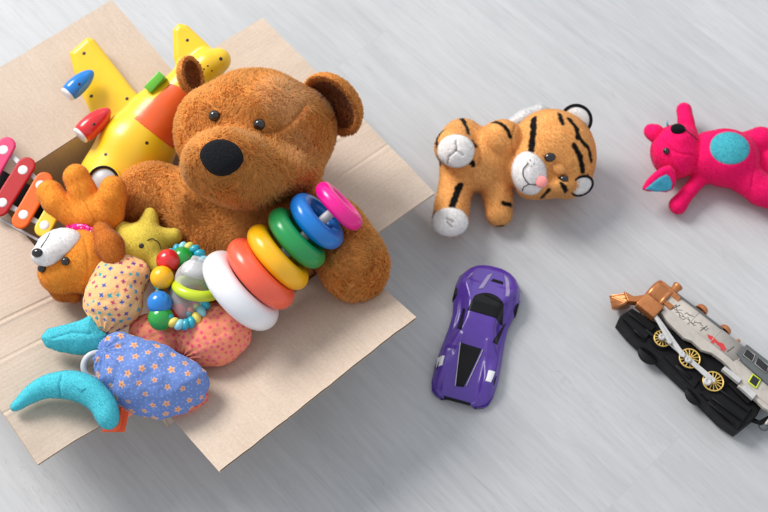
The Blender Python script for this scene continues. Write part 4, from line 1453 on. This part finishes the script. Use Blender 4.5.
    # wheels
    for sx in (-1, 1):
        for t in (-.60, .50):
            c = mid + xa * sx * (halfw(t) * (.78 if t < 0 else .88)) + ya * HL * t + UZ * .0123
            prof = [(.0002, -.006), (.0105, -.006), (.0120, -.0045), (.0123, 0), (.0120, .0045), (.0108, .006), (.0088, .0064), (.0080, .005), (.0002, .005)]
            V, F = lathe(c, xa * sx, prof, 40); w = mk('wheel', V, F, 'black_plastic', root)
            for k_ in range(5):
                a = k_ * 2 * math.pi / 5; d = ya * math.cos(a) + UZ * math.sin(a)
                V, F = rbox(c + xa * sx * .0056 + d * .0042, (d, nrm(np.cross(d, xa)), xa * sx), (.0038, .0010, .0006), .0002); mk('spoke', V, F, 'grey_metal', w)


car()


# ------------------------------------------------------------------ toy locomotive lying on its side
def train():
    zt = .040
    a = nrm((P(745, 402, 0) - P(640, 318, 0))); a = nrm(a * [1, 1, 0]); c = np.array([-a[1], a[0], 0]); n = UZ    # a backwards, c chimney side, n up
    root = thing('toy_locomotive', 'toy steam locomotive with copper front and gold wheels lying on its side on the floor', 'toy train', P(690, 360, 0))
    o = P(690, 358, zt)
    s = S(o)

    def l(px, py, z=zt):
        q = P(px, py, z) - o; return q @ a, q @ c

    def poly(pts, z0, z1, mat, name, par=root, bev=.0008, ref=None, label=None):
        zr = z1 if ref is None else ref
        w = [np.array([*(P(px, py, zr)[:2]), z0]) for px, py in pts]
        V, F = prism(np.array(w), UZ * (z1 - z0), bev)
        return mk(name, V, F, mat, par, smooth=False, label=label)
    # chassis block, tall on the table side
    ch = poly([(620, 316), (632, 308), (652, 320), (672, 330), (700, 345), (728, 368), (752, 388), (764, 402), (757, 416), (738, 431), (722, 420), (712, 410), (700, 398), (690, 387), (676, 374), (662, 361), (652, 352), (643, 346), (630, 334), (618, 320)], .006, .034, 'black_plastic', 'chassis', bev=.0015)
    # sculpted boxes and pipes along the chassis
    for pl, z in (([(623, 318), (640, 312), (656, 326), (644, 341)], .038), ([(700, 392), (716, 386), (752, 408), (738, 429)], .038), ([(664, 356), (680, 352), (704, 376), (694, 388)], .037), ([(728, 384), (738, 378), (756, 396), (748, 404)], .039)):
        poly(pl, .030, z, 'black_plastic', 'side_box', ch, bev=.001)
    # pipes, rivets and tanks moulded into the chassis
    def pp_(x0, y0, x1, y1, r, z, mt='black_plastic', nm='chassis_pipe'):
        V, F = tube([P(x0, y0, z), P((x0 + x1) / 2, (y0 + y1) / 2, z), P(x1, y1, z)], r, 12); mk(nm, V, F, mt, ch)
    pp_(646, 330, 660, 342, .0032, .037); pp_(676, 366, 690, 378, .004, .036); pp_(700, 372, 704, 376, .005, .036)
    pp_(712, 398, 742, 420, .0018, .041); pp_(708, 402, 734, 423, .0014, .040); pp_(720, 390, 748, 411, .0014, .041)
    pp_(628, 312, 650, 330, .0016, .041); pp_(634, 330, 644, 338, .0018, .040)
    for k_ in range(7):
        t = k_ / 6
        q = P(626 + 14 * t, 321 + 13 * t, .0385); V, F = sphere(q, .0010, 10, 8); mk('rivet', V, F, 'black_plastic', ch)
        q = P(703 + 33 * t, 394 + 31 * t, .0385); V, F = sphere(q, .0010, 10, 8); mk('rivet', V, F, 'black_plastic', ch)
    # leaf springs by the wheels
    for px, py in ((676, 350), (701, 371)):
        for j in range(4):
            q = P(px, py, .036 + .0012 * j); V, F = rbox(q, (a, c, n), (.009 - .0015 * j, .0016, .0005), .0002, 1); mk('leaf_spring', V, F, 'dark_grey', ch)
    # boiler: a round barrel plus flat running board plate
    A = P(664, 300, .030); B = P(746, 363.5, .030)
    ad = nrm(B - A); R = .0215
    L = np.linalg.norm(B - A)
    off = -c * .004
    V, F = lathe(A + off, ad, [(.0005, 0), (R, 0), (R, L), (.0005, L)], 48); mk('boiler', V, F, 'boiler', root)
    SB = Surf(*(lambda vf: vf)(lathe(A + off, ad, [(R, x) for x in np.linspace(0, L, 140)], 120)))
    for t in (.05, .35, .62, .93):
        V, F = torus(A + off + ad * (L * t), ad, R, .0007, 48, 8); mk('boiler_band', V, F, 'boiler', root)
    # pipe along the ridge
    for k_, (dc, zz) in enumerate(((.016, .046), (.0215, .038))):
        V, F = tube([A + c * (dc - .004) + ad * (L * t) + UZ * (zz - .030) for t in np.linspace(.04, .62, 12)], .0011, 8); mk('pipe', V, F, 'dark_grey', root)
    # running board in steps
    poly([(670, 306), (682, 316), (694, 330), (712, 344), (730, 358), (745, 372), (768, 392), (790, 410), (786, 424), (768, 410), (764, 408), (756, 400), (738, 386), (740, 382), (729, 367), (723, 361), (712, 353), (702, 350), (692, 341), (684, 338), (668, 322), (661, 312)], .040, .0475, 'boiler', 'running_board', bev=.0008)
    for pl in ([(722, 369), (725, 366), (742, 379), (739, 383)], [(741, 388), (745, 385), (757, 394), (753, 399)]):
        poly(pl, .044, .052, 'grey_metal', 'step_plate', bev=.0006)
    # engraved panel lines and swirls of painted steam on the barrel
    def line(pts, r=.00045, mt='ink', nm='panel_line', sm=4):
        pp = SB.path(pts, sm); V, F = tube(pp + UZ * .0002, r, 6); return mk(nm, V, F, mt, root)
    for pl in ([(672, 309), (680, 305)], [(700, 331), (707, 326)], [(727, 352), (734, 347)]):
        line(pl)
    rr = np.random.default_rng(7)
    for k_ in range(16):
        x0 = 673 + k_ * 1.9; y0 = 308 + k_ * 1.4 + (k_ % 3 - 1) * 3; pts = []
        for j in range(5): pts.append((x0 + j * 2.0 + rr.uniform(-1.6, 1.6), y0 + j * 1.2 + rr.uniform(-2.4, 2.4)))
        line(pts, .00034, nm='steam_swirl', sm=5)
    # red winged emblem
    for outline in ([(707.5, 334.5), (713, 336.5), (717.5, 341), (716.5, 343.5), (713, 342), (714, 344.5), (710.5, 342), (711, 340), (708.5, 338.5)],
                    [(716, 341), (719, 342.5), (719.5, 346.5), (716.5, 345)],
                    [(719, 342.5), (723, 344), (727, 350.5), (723.5, 349.5), (724.5, 352), (720.5, 350), (720.5, 348), (718.5, 346.5)]):
        pts = [SB.at(*q)[0] + UZ * .0002 for q in outline]
        V, F = prism(np.array(pts), UZ * .0005, 0); mk('emblem', V, F, 'emblem', root, smooth=False)
    # smokebox (copper), chimney, cylinder, cowcatcher
    F0 = A + off - ad * .003
    V, F = lathe(F0 - ad * .020, ad, [(.0005, -.003), (.010, -.003), (.019, -.0015), (.0238, .001), (.0245, .004), (.0245, .020), (.023, .022), (.0245, .024), (.0245, .028), (.0005, .028)], 48)
    sb = mk('smokebox', V, F, 'copper', root)
    poly([(652, 290), (664, 281), (671, 288), (681, 297), (677, 306), (670, 309), (660, 300)], .036, .051, 'copper', 'smokebox_saddle', bev=.0012)
    C0 = F0 + ad * .004 + c * .020
    V, F = lathe(C0, c, [(.0080, 0), (.0068, .003), (.0062, .010), (.0072, .014), (.0080, .0165), (.0074, .0172), (.0058, .0165), (.0055, .006)], 32); mk('chimney', V, F, 'copper', root)
    cc_ = P(649, 307, .046)
    V, F = rbox(cc_, (a, c, n), (11.5 / s * 1.0, 8.5 / s, .009), .0022, 3); cy = mk('cylinder', V, F, 'copper', root)
    V, F = tube([cc_ - a * .016 + c * .002, cc_ - a * .017 + c * .002 + n * .001, cc_ + a * .015 + c * .002], .0042, 14); mk('valve_chest', V, F, 'copper', cy)
    poly([(624, 291), (634, 296), (648, 294), (656, 288), (664, 296), (652, 304), (640, 302), (628, 301)], .030, .044, 'copper', 'front_beam', bev=.001)
    # pointed cowcatcher with ribs
    tip = P(611, 299, .022); pts = [P(609, 295, .034), P(612, 310, .026), P(627, 303, .042), P(625, 293, .042)]
    bm = bmesh.new(); lo = [P(612, 299, .008), P(615, 311, .006), P(631, 308, .006), P(628, 295, .008)]
    vs = [bm.verts.new(Vector(p)) for p in pts + lo]
    bmesh.ops.convex_hull(bm, input=vs); bmesh.ops.bevel(bm, geom=bm.edges[:], offset=.0012, segments=2, affect='EDGES'); bmesh.ops.triangulate(bm, faces=bm.faces[:])
    bm.verts.ensure_lookup_table(); V = np.array([v.co[:] for v in bm.verts]); F = [np.array([[v.index for v in f.verts] for f in bm.faces])]; bm.free()
    cw = mk('cowcatcher', V, F, 'copper', root, smooth=False)
    for t in (.12, .5, .88):
        V, F = tube([pts[0] * (1 - t) + pts[1] * t + n * .0006, pts[3] * (1 - t) + pts[2] * t + n * .0006], .0007, 8); mk('rib', V, F, 'copper', cw)
    # domes
    for px, py, r, h in ((699, 313, 7.2, 9), (722, 333.5, 7.2, 9), (734, 346, 2.8, 6)):
        q = P(px, py, .030); V, F = lathe(q + c * .003, c, [(r / s * 1.05, 0), (r / s * .95, .003), (r / s * .93, .005), (r / s * .75, .0085), (r / s * .4, .0105), (.0003, .0112)], 32); mk('dome', V, F, 'copper', root)
    # cab
    cab = poly([(737, 353), (747, 344), (792, 379), (784, 398), (744, 363)], .004, .0540, 'dark_grey', 'cab', bev=.001)
    for pl in ([(743, 355), (747, 349), (755, 355), (752, 362)], [(755, 364), (758, 357.5), (769, 366), (766, 373)], [(770, 376), (773, 369), (784, 378), (781, 384)]):
        poly(pl, .0542, .0550, 'black_gloss', 'window', cab, bev=.0002)
        w = [np.array([*(P(px, py, .055)[:2]), .0552]) for px, py in pl]
        V, F = tube(w, .0006, 8, closed=True); mk('window_frame', V, F, 'boiler', cab)
    poly([(734, 361), (741, 357), (788, 395), (779, 413), (752, 392), (738, 378)], .030, .0490, 'boiler', 'cab_side', cab, bev=.0008)
    q = np.array([P(x, y, .0505) for x, y in ((748.5, 382), (753, 374.5), (760.5, 380), (756, 388))])
    V, F = tube(np.vstack([np.linspace(q[i], q[(i + 1) % 4], 6, endpoint=False) for i in range(4)]), .0011, 8, closed=True); wf = mk('yellow_window_frame', V, F, 'lime', root)
    V, F = prism(q, UZ * .0006, 0); mk('pane', V, F, 'black_gloss', wf, smooth=False)
    # wheels: gold spoked
    wz = .0430
    wheels = [(663, 338, 9.2), (690, 358, 11), (713.5, 381, 11)]
    hubs = []
    for px, py, r in wheels:
        q = P(px, py, wz); R_ = r / S(q)
        V, F = lathe(q - n * .006, n, [(R_ * 1.14, -.003), (R_ * 1.14, 0), (R_ * 1.02, .0015), (R_ * 1.0, .004), (.0004, .004)], 48); w = mk('wheel', V, F, 'black_plastic', root)
        V, F = torus(q - n * .0015, n, R_ * .92, R_ * .075, 48, 10); mk('rim', V, F, 'gold', w)
        sp = []
        for k_ in range(14):
            al = k_ * 2 * math.pi / 14; d = a * math.cos(al) + c * math.sin(al)
            sp.append(rbox(q - n * .0015 + d * R_ * .56, (d, np.cross(n, d), n), (R_ * .34, R_ * .045, .0008), .0002, 1))
        V, F = merge(*sp); mk('spokes', V, F, 'gold', w)
        V, F = lathe(q - n * .002, n, [(R_ * .28, 0), (R_ * .26, .0022), (R_ * .10, .003), (.0003, .003)], 24); mk('hub', V, F, 'gold', w)
        hubs.append(q)
    # far-side wheels bulging below the frame
    for px, py, r in ((651, 352, 13), (698, 393, 13)):
        q = P(px, py, .018); R_ = r / S(q); V, F = lathe(q - n * .004, n, [(.0004, 0), (R_ * .92, 0), (R_, .001), (R_, .006), (R_ * .92, .007), (.0004, .007)], 40); mk('flanged_wheel', V, F, 'black_plastic', root)
    # rods
    def rod(p0, p1, w0, w1, z0, name):
        p0, p1 = P(*p0, z0), P(*p1, z0 + .001); d = nrm(p1 - p0); e = nrm(np.cross(n, d))
        pts = [p0 - e * w0 - d * .001, p0 + e * w0 - d * .001, p1 + e * w1, p1 + d * w1 * .8, p1 - e * w1]
        V, F = prism(np.array(pts)[::-1], n * .0022, .0005); return mk(name, V, F, 'grey_metal', root, smooth=False)
    rod((654, 315), (683, 356), .0035, .0035, .0475, 'connecting_rod')
    rod((664, 338), (713, 381), .0030, .0042, .0450, 'coupling_rod')
    rod((656, 318), (670, 343), .0022, .0030, .0500, 'valve_rod')
    for px, py, r in ((662, 337, 3.6), (688, 360, 3.2), (707.5, 381.5, 4.2), (682, 354, 3)):
        q = P(px, py, .0485); V, F = lathe(q - n * .001, n, [(r / s, 0), (r / s, .0025), (r / s * .75, .0035), (r / s * .45, .0036), (r / s * .4, .0028), (.0003, .0028)], 24); mk('crank_pin', V, F, 'grey_metal', root)
    # rail under the frame, couplings
    V, F = tube([P(656, 363, .012), P(672, 378, .012), P(692, 396, .012)], .0012, 8); mk('brake_rail', V, F, 'grey_metal', root)
    V, F = tube([P(x, y, .024) for x, y in ((752, 420), (760, 423), (768, 418), (775, 424))], .0035, 10); mk('coupling', V, F, 'black_plastic', root)
    V, F = lathe(P(764, 426, .018), n, [(.003, 0), (.008, 0), (.008, .006), (.003, .006)], 24); mk('coupling_hook', V, F, 'dark_grey', root)
    V, F = tube([P(x, y, .036) for x, y in ((766, 424), (772, 416), (780, 418))], .0022, 10); mk('buffer', V, F, 'boiler', root)


train()
